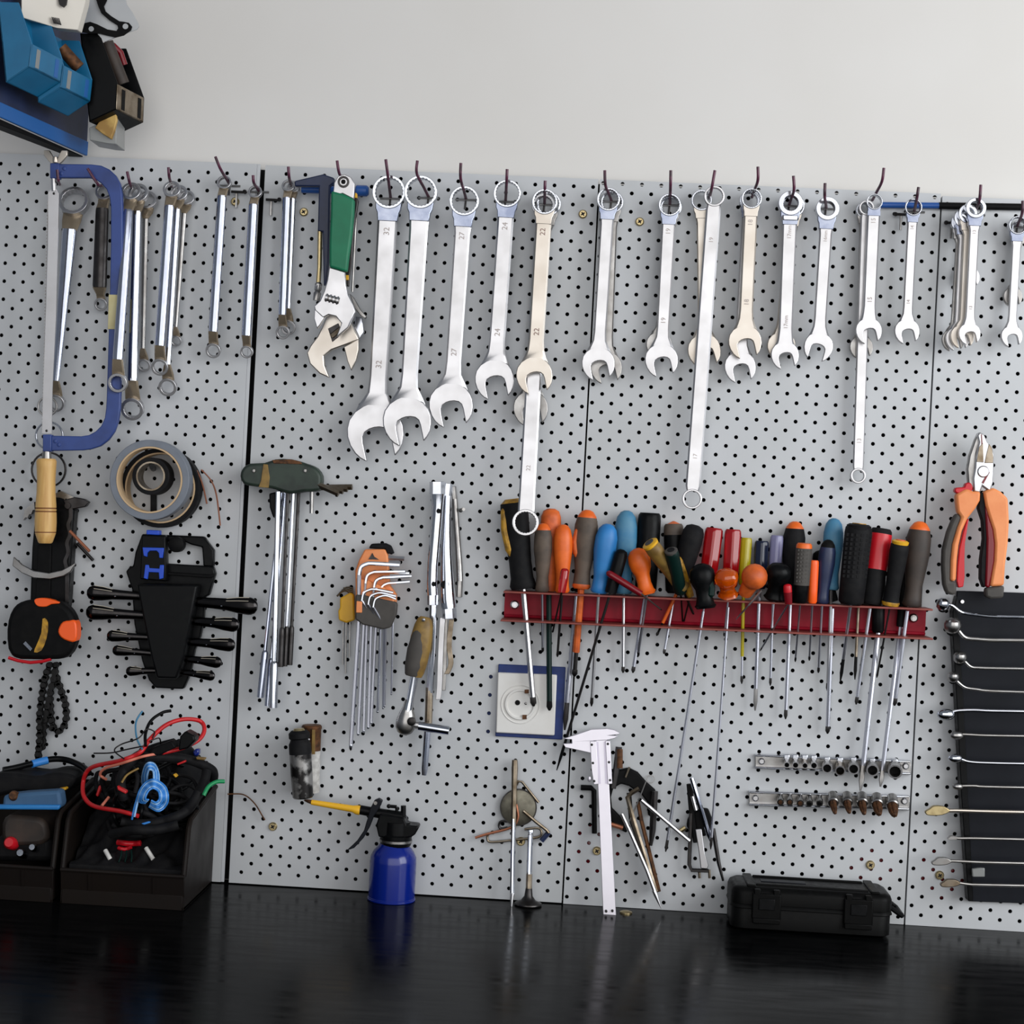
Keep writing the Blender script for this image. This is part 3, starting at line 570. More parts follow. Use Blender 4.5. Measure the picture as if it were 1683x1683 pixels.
# ------------------------------------------------------------ tape rolls
X_, Z_ = V((1, 0, 0)), V((0, 0, 1))
def roll(x, y, ro, ri, d0, d1, mat, label, core=None):
    t = Th('tape_roll', label, 'tape roll', W(x, y+ro, d0), 'tape rolls on one peg')
    s = PM((d0+d1)/2); mb = MB(); mb.annulus(W(x, y, (d0+d1)/2), X_, Z_, ro*s, (ri+2.4)*s, d1-d0, 48); t.p('tape', mb, mat, .0008)
    mb = MB(); mb.annulus(W(x, y, (d0+d1)/2), X_, Z_, (ri+2.6)*s, ri*s, d1-d0+.001, 48); t.p('core', mb, core or 'cardboard')
roll(266, 802, 66, 56, .003, .022, 'rubber', 'black tape roll half hidden behind the wide grey one')
roll(249, 789, 66.5, 52.5, .030, .052, 'grey_tape', 'wide grey duct tape roll')
roll(252, 783, 31, 21.5, .022, .050, 'rubber', 'small black electrical tape roll inside the grey roll', 'aged')
t = Th('tape_peg', 'short black peg that holds the tape rolls', 'peg', W(252, 840, 0)); mb = MB(); mb.tube([W(252, 770, .0), W(250, 766.5, .07)], .004, 8); t.p('arm', mb, 'black_plastic')
mb = MB(); mb.plate([(247, 812), (257, 812), (257, 846), (247, 846)], .001, .005); t.p('stem', mb, 'black_plastic', .001)
for k, pth in enumerate((((315, 762), (326, 778), (334, 800), (340, 828)), ((331, 772), (347, 790), (356, 815), (362, 864)))):
    mb = MB(); mb.tube([W(x, y, .012+.004*k) for x, y in cr(pth, 5)], .0035, 8, flat=.25); solo('cable_tie', ('short' if k == 0 else 'long')+' tan strap curling out from behind the tape rolls', 'strap', mb, 'copper_wire', 'tan straps')

# ------------------------------------------------------------ black holder with angled wrenches
t = Th('wrench_holder', 'black plastic wrench holder with blue latch', 'tool holder', W(270, 1130, .02)); dd = .014
px_ = lambda x, y: (130+x/5.429, 860+y/5.428)
mb = MB(); mb.plate([px_(*q) for q in ((560, 95), (770, 105), (778, 360), (1195, 385), (1215, 450), (1160, 640), (1120, 660), (1110, 850), (1080, 1010), (1030, 1130), (1000, 1290), (970, 1390), (930, 1480), (680, 1470), (620, 1400), (560, 1230), (490, 900), (470, 590), (415, 430), (440, 400), (480, 380), (500, 260))], .002, dd)
bk = t.p('back_plate', mb, 'black_plastic', .002)
mb = MB(); mb.plate([px_(*q) for q in ((765, 104), (1110, 118), (1200, 240), (1197, 390), (1107, 385), (1095, 215), (1000, 192), (940, 165), (768, 160))], .002, dd); t.p('carry_loop', mb, 'black_plastic', .002)
mb = MB(); mb.plate([px_(*q) for q in ((510, 540), (1055, 550), (1000, 850), (920, 1250), (870, 1390), (690, 1385), (640, 1200), (570, 860))], dd, .040); t.p('front_plate', mb, 'black_plastic', .003)
mb = MB(); mb.plate([px_(*q) for q in ((555, 100), (770, 110), (780, 520), (540, 500))], dd, .030); t.p('latch_block', mb, 'black_plastic', .002)
mb = MB(); mb.plate([px_(*q) for q in ((565, 215), (755, 220), (745, 310), (715, 310), (710, 265), (690, 245), (630, 245), (608, 265), (605, 300), (575, 290))], .029, .033); t.p('latch', mb, 'latch_blue', .0006, label='blue latch')
mb = MB(); mb.plate([px_(*q) for q in ((590, 370), (620, 372), (625, 400), (715, 405), (720, 372), (755, 372), (750, 490), (715, 500), (710, 440), (620, 435), (610, 500), (575, 490))], .029, .032); t.p('latch_hinge', mb, 'latch_blue', .0006, label='blue hinge')
mb = MB(); mb.plate([px_(*q) for q in ((600, 60), (710, 65), (710, 105), (600, 100))], .012, .028); t.p('top_tab', mb, 'latch_blue', .0008, label='blue tab')
mb = MB(); mb.lathe(*LN(*px_(860, 190), .014, .030), [(0, 13*PM()), (.9, 13*PM()), (1, 10*PM())], 18); t.p('knob', mb, 'matte_black')
mb = MB(); mb.plate([px_(*q) for q in ((780, 435), (1160, 460), (1215, 450), (1205, 480), (1160, 488), (780, 462))], dd, dd+.006); t.p('ridge', mb, 'matte_black', .001)
HW = [((72, 622), (520, 650), 66, 'l'), ((64, 795), (560, 822), 66, 'l'), ((250, 1005), (610, 1020), 50, 'l'), ((300, 1135), (650, 1162), 46, 'l'), ((420, 1320), (690, 1318), 42, 'l'),
      ((1592, 740), (1040, 700), 76, 'r'), ((1428, 905), (1000, 870), 62, 'r'), ((1392, 1085), (950, 1055), 58, 'r'), ((1272, 1240), (910, 1205), 50, 'r'), ((1212, 1362), (880, 1325), 42, 'r')]
for k in range(5):
    wt = Th('double_wrench', '%s black-chrome double-ended wrench from the top of the blue-latch holder' % ('first', 'second', 'third', 'fourth', 'fifth')[k], 'wrench', W(*px_(*HW[k][1]), .03), 'black-chrome wrenches in the blue-latch holder')
    s = PM(.03); Pm = [W(*px_(*HW[k+5*q][1]), .026) for q in (0, 1)]
    mb = MB(); mb.tube(Pm, [HW[k][2]/5.43*s*.55, HW[k+5][2]/5.43*s*.55], 12, up=NR, flat=.6); wt.p('shaft', mb, 'black_chrome')
    for q in (0, 1):
        tip, root, hw, sd_ = HW[k+5*q]; a = px_(*tip); sg = 1 if sd_ == 'l' else -1; hw_ = hw/5.43*s
        P = W(a[0]+sg*hw/5.43, a[1], .030); Q = Pm[q]; e1 = P.lerp(Q, .42); dr = (Q-P).normalized()
        mb = MB(); mb.tube([P-dr*hw_, P-dr*hw_*.75, P-dr*hw_*.3, P, P.lerp(Q, .2), e1, Q], [hw_*.4, hw_*.8, hw_*1.02, hw_*1.05, hw_*.95, hw_*.72, hw_*.55], 16, up=NR, flat=.62); be = wt.p('box_end', mb, 'black_chrome')
        mb = MB(); mb.ball(P.lerp(Q, .5)+NR*hw_*.42-UP*hw_*.25, hw_*.12, 8); wt.p('pin', mb, 'chrome', par=be)
        mb = MB(); mb.tube([P+UP*hw_*1.0+NR*hw_*.12, P.lerp(Q, .2)+UP*hw_*.92+NR*hw_*.12, e1+UP*hw_*.68+NR*hw_*.1], hw_*.07, 6); mb.tube([P+UP*hw_*.62+NR*hw_*.50, P.lerp(Q, .2)+UP*hw_*.55+NR*hw_*.47, e1+UP*hw_*.42+NR*hw_*.36], hw_*.05, 6); wt.p('edge_glint', mb, 'glint_pale', par=be)  # highlight along the upper edges, put in as thin pale lines

# ------------------------------------------------------------ nut drivers in the dark green holder
t = Th('driver_holder', 'dark green moulded holder with worn bronze bands and driver shafts hanging below', 'tool holder', W(460, 810, .03)); p6 = lambda x, y: (400+x/3.825, 560+y/3.825)
mb = MB(); mb.plate([p6(*q) for q in ((-22, 850), (-5, 800), (40, 772), (130, 768), (200, 745), (300, 745), (400, 775), (455, 800), (488, 850), (485, 910), (470, 945), (380, 950), (290, 962), (200, 935), (150, 925), (60, 915), (0, 900))], .012, .040, 2); t.p('body', mb, 'green_black', .005, seg=3)
mb = MB(); mb.plate([p6(*q) for q in ((125, 775), (152, 778), (165, 860), (158, 925), (95, 920), (110, 880))], .0395, .0415); t.p('worn_band', mb, 'olive', .0005)
mb = MB(); mb.plate([p6(*q) for q in ((180, 750), (300, 745), (360, 760), (370, 776), (190, 772))], .0395, .0412); t.p('top_band', mb, 'rust', .0005)
for q in ((65, 818), (388, 818)):
    mb = MB(); mb.ball(W(*p6(*q), .041), 3.4*PM(), 8, (1, .5, 1)); t.p('rivet', mb, 'steel')
mb = MB(); mb.plate([p6(*q) for q in ((160, 960), (205, 950), (205, 1120), (185, 1110), (165, 1050))], .010, .03); t.p('clip', mb, 'black_plastic', .002)
mb = MB(); mb.tube([W(*p6(430, 945), .03), W(*p6(428, 1085), .03)], .0026, 8); t.p('bolt', mb, 'steel')
ND = [((457, 808), (449, 1163), 4.4, 7.5, 1090, 'chrome', .036), ((463, 810), (428, 1146), 3.2, 6, 1072, 'chrome_blue', .028), ((473, 810), (461, 1096), 2.8, 4.8, 1034, 'dark_steel', .034), ((482, 810), (468, 1095), 2.6, 4.4, 1032, 'chrome', .026), ((491, 810), (476, 1093), 2.8, 4.8, 1031, 'dark_steel', .020), ((468, 810), (440, 1160), 3, 5.5, 1085, 'chrome_blue', .020)]
LB = ('longest bright nut driver below the green holder', 'nut driver with a blue-sleeved socket swung away from the others', 'dark-shafted nut driver with a short socket, front of three', 'bright nut driver between two dark-shafted ones', 'dark nut driver under the holder bolt', 'blue-sleeved nut driver behind the longest bright one')
for k, (a, b, r0, r1, ys, mt, d_) in enumerate(ND):
    w_ = Th('nut_driver', LB[k], 'nut driver', W(*b, d_), 'nut drivers in the green holder'); s = PM(d_); f = (ys-a[1])/(b[1]-a[1]); P = W(*a, d_); Q = W(*b, d_)
    mb = MB(); mb.tube([P, P.lerp(Q, f)], r0*s, 10); w_.p('shaft', mb, mt)
    mb = MB(); mb.lathe(P.lerp(Q, f-.01), Q, [(0, r0*s), (.05, r1*s*.9), (.2, r1*s), (1, r1*s)], 12); w_.p('socket', mb, 'chrome_blue' if k in (1, 5) else 'chrome' if k == 0 else 'dark_steel')
for k in range(4):
    P = W(*p6(470, 905+k*6), .036-.006*k); Q = W(*p6(600+k*28, 962-k*14), .040-.006*k); mb = MB(); mb.tube([P, Q], .0042, 6); solo('hex_bar', 'steel hex bar sticking sideways out of the green holder', 'bar', mb, 'aged', 'hex bars in the green holder')

# ------------------------------------------------------------ orange hex key set
t = Th('hex_key_holder', 'orange and charcoal folding hex key holder', 'tool holder', W(617, 1033, .03)); q8 = lambda x, y: (560+x/3.3, 780+y/3.3)
mb = MB(); mb.plate([q8(*q) for q in ((130, 405), (240, 405), (255, 440), (265, 600), (300, 650), (300, 700), (80, 700), (78, 520), (100, 460))], .010, .024); t.p('upper_clip', mb, 'orange_pale', .002, label='orange clip')
mb = MB(); mb.plate([q8(*q) for q in ((80, 560), (150, 575), (230, 610), (290, 650), (290, 720), (80, 740))], .022, .034); t.p('lower_clip', mb, 'orange_pale', .002, label='orange clip')
mb = MB(); mb.plate([q8(*q) for q in ((150, 400), (165, 375), (240, 372), (270, 385), (288, 430), (250, 430), (240, 405))], .008, .022); t.p('top_cap', mb, 'rubber', .002)
mb = MB(); mb.plate([q8(*q) for q in ((80, 650), (125, 655), (290, 690), (305, 700), (300, 760), (290, 780), (270, 830), (230, 840), (120, 815), (78, 785))], .026, .040); t.p('grip', mb, 'grey_rubber', .002)
mb = MB(); mb.plate([q8(*q) for q in ((85, 685), (115, 690), (115, 750), (82, 750))], .0395, .042); t.p('tab', mb, 'orange_pale', .001, label='orange tab')
mb = MB(); mb.plate([q8(*q) for q in ((150, 460), (172, 425), (182, 445), (208, 462), (180, 460))], .0235, .025); t.p('star_mark', mb, 'dark_steel')
KEYS = [((98, 800), (55, 1470), (135, 485), (320, 490), 10, .034), ((125, 815), (95, 1405), (170, 530), (350, 525), 8.5, .030), ((140, 820), (125, 1390), (170, 530), (372, 535), 8, .024), ((165, 830), (150, 1370), (215, 560), (385, 550), 8, .032), ((190, 838), (165, 1345), (250, 590), (375, 580), 7.5, .028),
        ((215, 840), (200, 1285), (150, 625), (285, 640), 6.5, .036), ((232, 838), (230, 1265), (185, 645), (300, 660), 6, .037), ((245, 835), (238, 1255), (212, 660), (300, 675), 6, .038), ((282, 780), (275, 1190), (238, 680), (285, 690), 5, .022)]
for k, (a, b, bend, end, wd, d_) in enumerate(KEYS):
    s = PM(d_); r = wd*1.1/3.3*s
    kt = Th('hex_key', ('longest and thickest hex key in the orange holder' if k == 0 else 'bright hex key in the orange holder, %s in length' % ('second', 'third', 'fourth', 'fifth', 'sixth', 'seventh', 'eighth', 'shortest')[k-1]), 'hex key', W(*q8(*b), d_), 'hex keys in the orange holder')
    bx, by = bend; ex, ey = end
    pth = [(a[0], a[1]), (bx-35, by+60), (bx-25, by+18), (bx+5, by), (bx+40, by-3), (ex, ey)]
    mb = MB(); mb.tube([W(*q8(x, y), d_+.004) for x, y in cr(pth[1:], 4)], r, 6); kt.p('short_arm', mb, 'chrome')
    mb = MB(); mb.tube([W(*q8(bx-35, by+60), d_+.004), W(*q8(*a), d_-.002), W(*q8(*b), d_-.004)], r, 6); kt.p('long_arm', mb, 'blade')
    mb = MB(); mb.ball(W(*q8(*b), d_-.004), r*1.05, 8, (1, 1, 1.3 if k else 2.6)); kt.p('ball_end', mb, 'chrome')
for k, (y, x1) in enumerate(((452, 345), (478, 322))):
    mb = MB(); mb.tube([W(*q8(235, y), .018), W(*q8(x1, y+4), .020)], 4.2*PM(), 6); solo('hex_key', 'thick hex key end at the top of the orange holder', 'hex key', mb, 'satin', 'hex key ends at the top')
t = Th('torx_key_holder', 'small yellow key holder tucked behind the orange one', 'tool holder', W(565, 1025, .01))
mb = MB(); mb.plate([q8(*q) for q in ((-5, 670), (50, 640), (70, 650), (75, 790), (30, 805), (-12, 790), (-15, 740), (-5, 720))], .006, .018); t.p('body', mb, 'yellow', .002)
for k in range(4):
    d_ = .012; mb = MB(); mb.tube([W(*q8(*q), d_) for q in cr(((-20+k*12, 660-k*16), (30+k*6, 612+k*10), (68, 620+k*10)), 3)], .0014, 6); solo('torx_key', 'bronze bent key end above the yellow holder', 'torx key', mb, 'aged', 'small keys in the yellow holder')
for k, (x, y0, y1) in enumerate(((15, 800, 1030), (30, 800, 1080), (50, 800, 990))):
    mb = MB(); mb.tube([W(*q8(x, y0), .010), W(*q8(x-4, y1), .008)], .0011, 6); solo('torx_key', 'thin key shaft hanging below the yellow holder', 'torx key', mb, 'steel', 'thin key shafts below the yellow holder')

# ------------------------------------------------------------ tubular spanners, extension bar and ratchet
def tubular(path, d, label, mat='chrome', hole_at=None):
    """path: list of (px,py,half width px)"""
    s = PM(d); t = Th('box_spanner', label, 'box spanner', W(path[-1][0], path[-1][1], d), 'tubular box spanners')
    mb = MB(); mb.tube([W(x, y, d) for x, y, r in path[1:-1]], [r*s for x, y, r in path[1:-1]], 12); t.p('tube', mb, mat)
    for (x, y, r), (x2, y2, r2) in ((path[0], path[1]), (path[-1], path[-2])):
        mb = MB(); mb.tube([W(x, y, d), W(x2, y2, d)], [r*s, r*s], 6); t.p('hex_end', mb, mat)
        ax = (W(x, y, d)-W(x2, y2, d)).normalized(); mb = MB(); mb.tube([W(x, y, d)-ax*.002, W(x, y, d)+ax*.0003], r*s*.8, 6); t.p('bore', mb, 'matte_black')
    for x, y, r in hole_at or ():
        mb = MB(); mb.lathe(*LN(x, y, d+.001, d+.0088), [(0, r*s), (1, r*s)], 12); t.p('cross_hole', mb, 'matte_black')
    return t
tubular([(719, 792, 13), (719, 812, 12), (719, 832, 9.5), (716, 870, 9.2), (711, 930, 9), (710, 960, 9), (711, 978, 9), (711, 994, 9)], .035, 'front tubular box spanner of the bunch beside the ratchet', hole_at=((721, 840, 4), (713, 960, 4)))
tubular([(737, 795, 7), (735, 815, 8), (734, 850, 8), (733, 900, 9.5), (735, 960, 12), (736, 985, 13), (738, 1000, 12.5), (739, 1016, 12)], .0215, 'tubular box spanner with the widest lower end', hole_at=((731, 961, 7),))
tubular([(745, 800, 5), (747, 820, 5), (750, 860, 5), (753, 900, 5), (755, 930, 5.5), (756, 955, 5.5), (755, 981, 5)], .008, 'slim tubular box spanner with a bronze lower end', 'steel')
t = Th('peg_pin', 'small steel peg pin beside the tubular box spanners', 'peg', W(756, 838, 0)); mb = MB(); mb.tube([W(757, 838, .0), W(762, 837, .02)], .0022, 8); t.p('pin', mb, 'steel')
t = Th('extension_bar', 'long slim steel bar running down past the ratchet head', 'bar', W(694, 1275, .02))
s = PM(.02); mb = MB(); mb.tube([W(712, 992, .024), W(710, 1060, .024), W(708, 1100, .022), W(706, 1140, .02), W(704, 1185, .02)], [6*s, 5.4*s, 5.6*s, 6*s, 6*s], 10); t.p('upper_rod', mb, 'chrome')
mb = MB(); mb.tube([W(704, 1180, .02), W(698, 1262, .02), W(697, 1274, .02)], [5.6*s, 5.4*s, 4*s], 10); t.p('lower_rod', mb, 'chrome_blue')
mb = MB(); mb.tube([W(706, 1130, .02), W(704, 1190, .02)], 6.3*s, 10); t.p('sleeve', mb, 'aged')
for k, (pts, lb, mt) in enumerate(((((727, 1015), (724, 1070), (722, 1130), (720, 1150)), 'flat steel key with a notched end below the box spanners', 'satin'), (((742, 1018), (738, 1060), (741, 1090), (734, 1108)), 'bent bronze strip below the widest box spanner', 'aged'), (((732, 1010), (730, 1080), (728, 1135)), 'thin grey strip between the keys below the box spanners', 'steel'))):
    mb = MB(); c_ = cr(pts, 4); mb.plate([(x-4.2, y) for x, y in c_]+[(x+4.2, y) for x, y in reversed(c_)], .010+.003*(2-k), .0125+.003*(2-k)); solo('flat_key', lb, 'key', mb, mt, bev=.0005)
t = Th('ratchet', 'ratchet with a charcoal and bronze grip', 'ratchet', W(668, 1200, .04)); s = PM(.045)
a, b = (699, 1014), (681, 1112); P = W(*a, .045); Q = W(*b, .045)
mb = MB(); mb.lathe(P, Q, [(0, 8*s), (.04, 12*s), (.15, 15.5*s), (.35, 18*s), (.55, 18.5*s), (.75, 17.5*s), (.92, 15*s), (1, 12*s)], 20, flat=.7); t.p('grip', mb, 'olive')
mb = MB(); P2 = P.lerp(Q, .12)+NR*.0025-RT*.002; Q2 = P.lerp(Q, .99)+NR*.0025-RT*.0035; mb.lathe(P2, Q2, [(0, 4*s), (.06, 9*s), (.2, 13*s), (.5, 16.2*s), (.8, 15*s), (.97, 12*s), (1, 10*s)], 18, flat=.7); t.p('grip_insert', mb, 'grey_rubber')
mb = MB(); mb.ball(W(696, 1019, .056), 3.2*s, 8); t.p('rivet', mb, 'satin')
mb = MB(); mb.tube([W(682, 1108, .045), W(674, 1150, .045), W(669, 1175, .045)], [7*s, 6.2*s, 9*s], 12); t.p('shaft', mb, 'chrome')
mb = MB(); mb.lathe(W(672, 1150, .045), W(664, 1208, .045), [(0, 6.5*s), (.2, 8*s), (.4, 13*s), (.6, 16.5*s), (.8, 16*s), (.93, 12*s), (1, 5*s)], 20, flat=.75); t.p('head', mb, 'steel', ang=60)
mb = MB(); mb.lathe(*LN(676, 1186, .053, .0575), [(0, 7*s), (.8, 7*s), (1, 5*s)], 16); t.p('selector', mb, 'dark_steel')
mb = MB(); mb.tube([W(676, 1191, .048), W(690, 1193, .048)], 6*s, 10); t.p('drive', mb, 'satin')
mb = MB(); mb.tube([W(688, 1193, .048), W(738, 1201, .048)], 7.4*s, 14); t.p('socket', mb, 'chrome')
# ------------------------------------------------------------ red channel rack for the screwdrivers
t = Th('screwdriver_rack', 'red painted steel channel holding the row of screwdrivers', 'tool rack', W(1175, 1035, 0)); DR = .048
z0a, z0b = W(827, 973, DR).z, W(1526, 1002, DR).z; z1a, z1b = W(825, 1020, DR).z, W(1525, 1050, DR).z
xa, xb = W(829, 995, .004).x, W(1521, 1028, .004).x
def ch_box(za0, za1, zb0, zb1, d0, d1, e=0):
    mb = MB(); vs = [V((x, -d, z)) for x, zz in ((xa-e, (za0, za1)), (xb+e, (zb0, zb1))) for d in (d0, d1) for z in zz]
    mb.add(vs, [(0, 1, 3, 2), (4, 6, 7, 5), (0, 4, 5, 1), (2, 3, 7, 6), (0, 2, 6, 4), (1, 5, 7, 3)]); return mb
t.p('web', ch_box(z1a, z0a, z1b, z0b, .001, .004), 'red_paint')
tf = t.p('top_flange', ch_box(z0a-.0012, z0a+.0012, z0b-.0012, z0b+.0012, .002, DR), 'red_edge', .0006)
bf = t.p('bottom_flange', ch_box(z1a-.0012, z1a+.0012, z1b-.0012, z1b+.0012, .002, DR, .002), 'red_edge', .0006)
t.p('fold', ch_box(z1a+.002, z1a+.006, z1b+.002, z1b+.006, .003, .009), 'red_paint', .002)
for x, y, mt in ((846, 994, 'satin'), (1502, 1016, 'steel')):
    mb = MB(); mb.lathe(*LN(x, y, .004, .008), [(0, 7.5*PM()), (.5, 7.5*PM()), (1, 5*PM())], 14); mb.lathe(*LN(x, y, .008, .0095), [(0, 4*PM()), (1, 3.6*PM())], 6); t.p('bolt', mb, mt)

PROF = {
 'bulge': [(0, .62), (.03, .78), (.10, .70), (.22, .66), (.40, .82), (.62, 1), (.80, .98), (.92, .80), (.98, .5), (1, .2)],
 'taper': [(0, .66), (.05, .72), (.25, .72), (.5, .9), (.75, 1), (.9, .94), (.97, .75), (1, .35)],
 'bottle': [(0, .7), (.06, .86), (.10, .74), (.25, .62), (.42, .66), (.55, .9), (.7, 1), (.84, .95), (.95, .65), (1, .2)],
 'straight': [(0, .7), (.04, .92), (.3, .95), (.9, 1), (.97, .96), (1, .82)],
 'flare': [(0, .85), (.04, .95), (.12, .82), (.3, .8), (.6, .92), (.85, 1), (.95, .95), (1, .6)],
 'slim': [(0, .85), (.1, .9), (.5, 1), (.88, .98), (.96, .8), (1, .3)],
}
GS = 'screwdrivers in the red rack'; NDRV = 0
DEP = {0: (0.0240, 0.0240), 1: (0.0165, 0.0162), 2: (0.0344, 0.0350), 3: (0.0340, 0.0340), 4: (0.0520, 0.0520), 5: (0.0271, 0.0259), 6: (0.0100, 0.0100), 7: (0.0341, 0.0368), 8: (0.0177, 0.0182), 9: (0.0455, 0.0457), 10: (0.0560, 0.0567), 11: (0.0416, 0.0402), 12: (0.0163, 0.0158), 13: (0.0460, 0.0727), 14: (0.0139, 0.0125), 15: (0.0460, 0.0800), 16: (0.0228, 0.0306), 17: (0.0315, 0.0493), 18: (0.0619, 0.0613), 19: (0.0254, 0.0220), 20: (0.0252, 0.0258), 21: (0.0500, 0.0735), 22: (0.0210, 0.0200), 23: (0.0220, 0.0220), 24: (0.0220, 0.0220), 25: (0.0460, 0.0640), 26: (0.0398, 0.0565), 27: (0.0560, 0.0612), 28: (0.0170, 0.0170), 29: (0.0460, 0.0520), 30: (0.0409, 0.0438), 31: (0.0260, 0.0177), 32: (0.0364, 0.0404), 33: (0.0109, 0.0102), 34: (0.0460, 0.0468), 35: (0.0105, 0.0100), 36: (0.0304, 0.0230), 37: (0.0132, 0.0088), 38: (0.0380, 0.0480), 39: (0.0260, 0.0260), 40: (0.0120, 0.0120)}   # distance from the panel at handle foot and head, packed without handles passing through each other
def driver(label, top, bot, w_, mat, prof='bulge', d=.026, dt=None, cap=None, capf=.88, low=None, lowf=0, shaft=None, sw=5, smat='blade', tip='dark_steel', tipl=.08, sd=.020, flute=0, nf=6, sfrom=None, extra=None, name='screwdriver', sleeve=None, flat=.85, ed=None):
    """handle from bot to top (px), shaft from bot down to `shaft`"""
    global NDRV
    dt = d if dt is None else dt; d, dt = DEP.get(NDRV, (d, dt)); NDRV += 1
    s = PM(d); P = W(*bot, d); Q = W(*top, dt); r = w_/2*s
    zf = z0a+(z0b-z0a)*(P.x-xa)/(xb-xa)+.0013; ax_ = (Q-P).normalized(); rb = r*PROF[prof][0][1]   # handles stand on the top flange
    if d-rb < DR and P.z > zf-.008: P.z = max(P.z, zf+rb*math.hypot(ax_.x, ax_.y)); P += ax_*.0002
    t = Th(name, label, 'screwdriver', P, GS); pf = [(a, b*r) for a, b in PROF[prof]]
    def cut(lo, hi, k=1.0):
        def at(x):
            for (a, b), (c, e) in zip(pf, pf[1:]):
                if a <= x <= c: return b+(e-b)*((x-a)/(c-a) if c > a else 0)
            return pf[-1][1]
        return [(lo, at(lo)*k)]+[(a, b*k) for a, b in pf if lo < a < hi]+[(hi, at(hi)*k)]
    def part(nm, lo, hi, mt, k=1.0, fl=flute, lab=None):
        mb = MB(); mb.lathe(P, Q, cut(lo, hi, k), 24, flat, fl, nf); return t.p(nm, mb, mt, ang=50, label=lab)
    l0 = lowf if low else 0; h1 = capf if cap else 1
    g = part('grip', l0, h1, mat)
    if low: part('collar', 0, lowf, low, 1.0, 0)
    if cap: part('end_cap', capf, 1, cap, .98, 0)
    if shaft:
        a = W(*(sfrom or bot), sd); b = W(*shaft, sd*.72 if ed is None else ed); ss = sw/2*PM(sd)
        if not sfrom: a = P
        mb = MB(); e = a.lerp(b, 1-tipl)
        if sleeve:
            mid = a.lerp(b, sleeve[1]); mb.tube([a, mid], ss*1.25, 10); t.p('insulated_sleeve', mb, sleeve[0]); mb = MB(); mb.tube([mid, e], ss*.8, 8)
        else: mb.tube([a, e], ss, 8)
        t.p('shaft', mb, smat)
        mb = MB(); mb.tube([e, e.lerp(b, .6), b], [ss, ss*1.1, ss*.35], 8, flat=.6); t.p('tip', mb, tip)
    if extra: extra(t, P, Q, r, g)
    return t
def stripe(mat, side=-1, lo=.3, hi=.92, wdt=.42, off=.72, nm='inlay', lab=None):
    def f(t, P, Q, r, g):
        u, v = frame(Q-P); n_ = 9; pts = []
        sx = RT*side
        mb = MB(); pts = [P.lerp(Q, lo+(hi-lo)*k/(n_-1))+sx*r*off*(1-.25*abs(k/(n_-1)-.5)*2) +NR*r*.30 for k in range(n_)]
        rr = [r*wdt*(.35 if k in (0, n_-1) else 1) for k in range(n_)]
        mb.tube(pts, rr, 10); t.p(nm, mb, mat, label=lab)
    return f
def ring_cap(mat, inner=None):
    def f(t, P, Q, r, g):
        ax = (Q-P).normalized(); mb = MB(); mb.lathe(Q-ax*r*.3, Q+ax*r*.12, [(0, r*.85), (.7, r*.9), (1, r*.7)], 18); t.p('butt_ring', mb, mat)
        if inner: mb = MB(); mb.lathe(Q-ax*r*.1, Q+ax*r*.18, [(0, r*.55), (1, r*.5)], 16); t.p('butt_plug', mb, inner)
    return f
def knurl(mat='matte_black', rows=8, cols=5):
    def f(t, P, Q, r, g):
        mb = MB(); u, v = frame(Q-P)
        for i in range(rows):
            for j in range(cols):
                a = (j-(cols-1)/2)*.36; c = P.lerp(Q, .36+.52*i/(rows-1)); k = .93+.05*min(1, i/3)
                n_ = (NR*cos(a)+RT*sin(a)); q = c+NR*r*.85*k*cos(a)+RT*r*k*sin(a)
                mb.box(q, RT*r*.09, n_*r*.06, UP*r*.11)
        t.p('knurling', mb, mat)['kind'] = 'stuff'
    return f
BK, FR = .017, .036
driver('big black screwdriver with yellow inlay behind the lower ring of a long wrench', (843, 820), (860, 972), 46, 'rubber', 'flare', .024, cap='yellow_worn', capf=.955, shaft=(877, 1161), sw=9.5, ed=.020, smat='satin', extra=stripe('yellow_worn', -1, .36, .93, .3, .82, lab='yellow inlay'))
driver('orange screwdriver standing behind the brown one with an orange cap', (906, 836), (902, 972), 35, 'orange_worn', 'taper', BK, shaft=(903, 1168), sw=9, ed=.019, smat='deep_green', tip='matte_black')
driver('slim brown screwdriver with a small orange cap', (893, 860), (891, 973), 30, 'brown_grip', 'bulge', .034, cap='orange', capf=.9, shaft=(892, 1072), sw=4.2, smat='blade')
driver('plain orange screwdriver behind a tiny dark red one', (926, 862), (924, 975), 31, 'orange', 'bulge', .034, shaft=(916, 1080), sw=4, smat='dark_steel')
driver('tiny dark red screwdriver upright before the plain orange one', (929, 934), (923, 974), 14, 'red_clear', 'slim', .052, shaft=(908, 1040), sw=3, smat='dark_steel', sd=.04)
driver('large brown screwdriver with orange cap and orange-insulated blade', (966, 838), (955, 968), 39, 'brown_grip', 'bulge', .030, cap='orange', capf=.9, low='orange_worn', lowf=.06, shaft=(944, 1112), sw=9, smat='dark_steel', sleeve=('orange_worn', .72), extra=stripe('orange_worn', -1, .4, .78, .26, .85, lab='orange side inlay'))
driver('dark screwdriver hidden between the large brown and blue ones', (972, 885), (948, 975), 15, 'matte_black', 'taper', .010, shaft=(928, 1200), sw=8, ed=.0075, smat='blade', tipl=.2, tip='dark_steel')
driver('bright blue screwdriver leaning before a worn blue one', (1000, 861), (984, 975), 37, 'blue_handle', 'bulge', .032, shaft=(972, 1161), sw=5.2, smat='satin')
driver('worn blue screwdriver next to the glossy black one', (1030, 839), (1025, 976), 38, 'blue_worn', 'bulge', BK, shaft=(1024, 1106), sw=5.4, smat='satin')
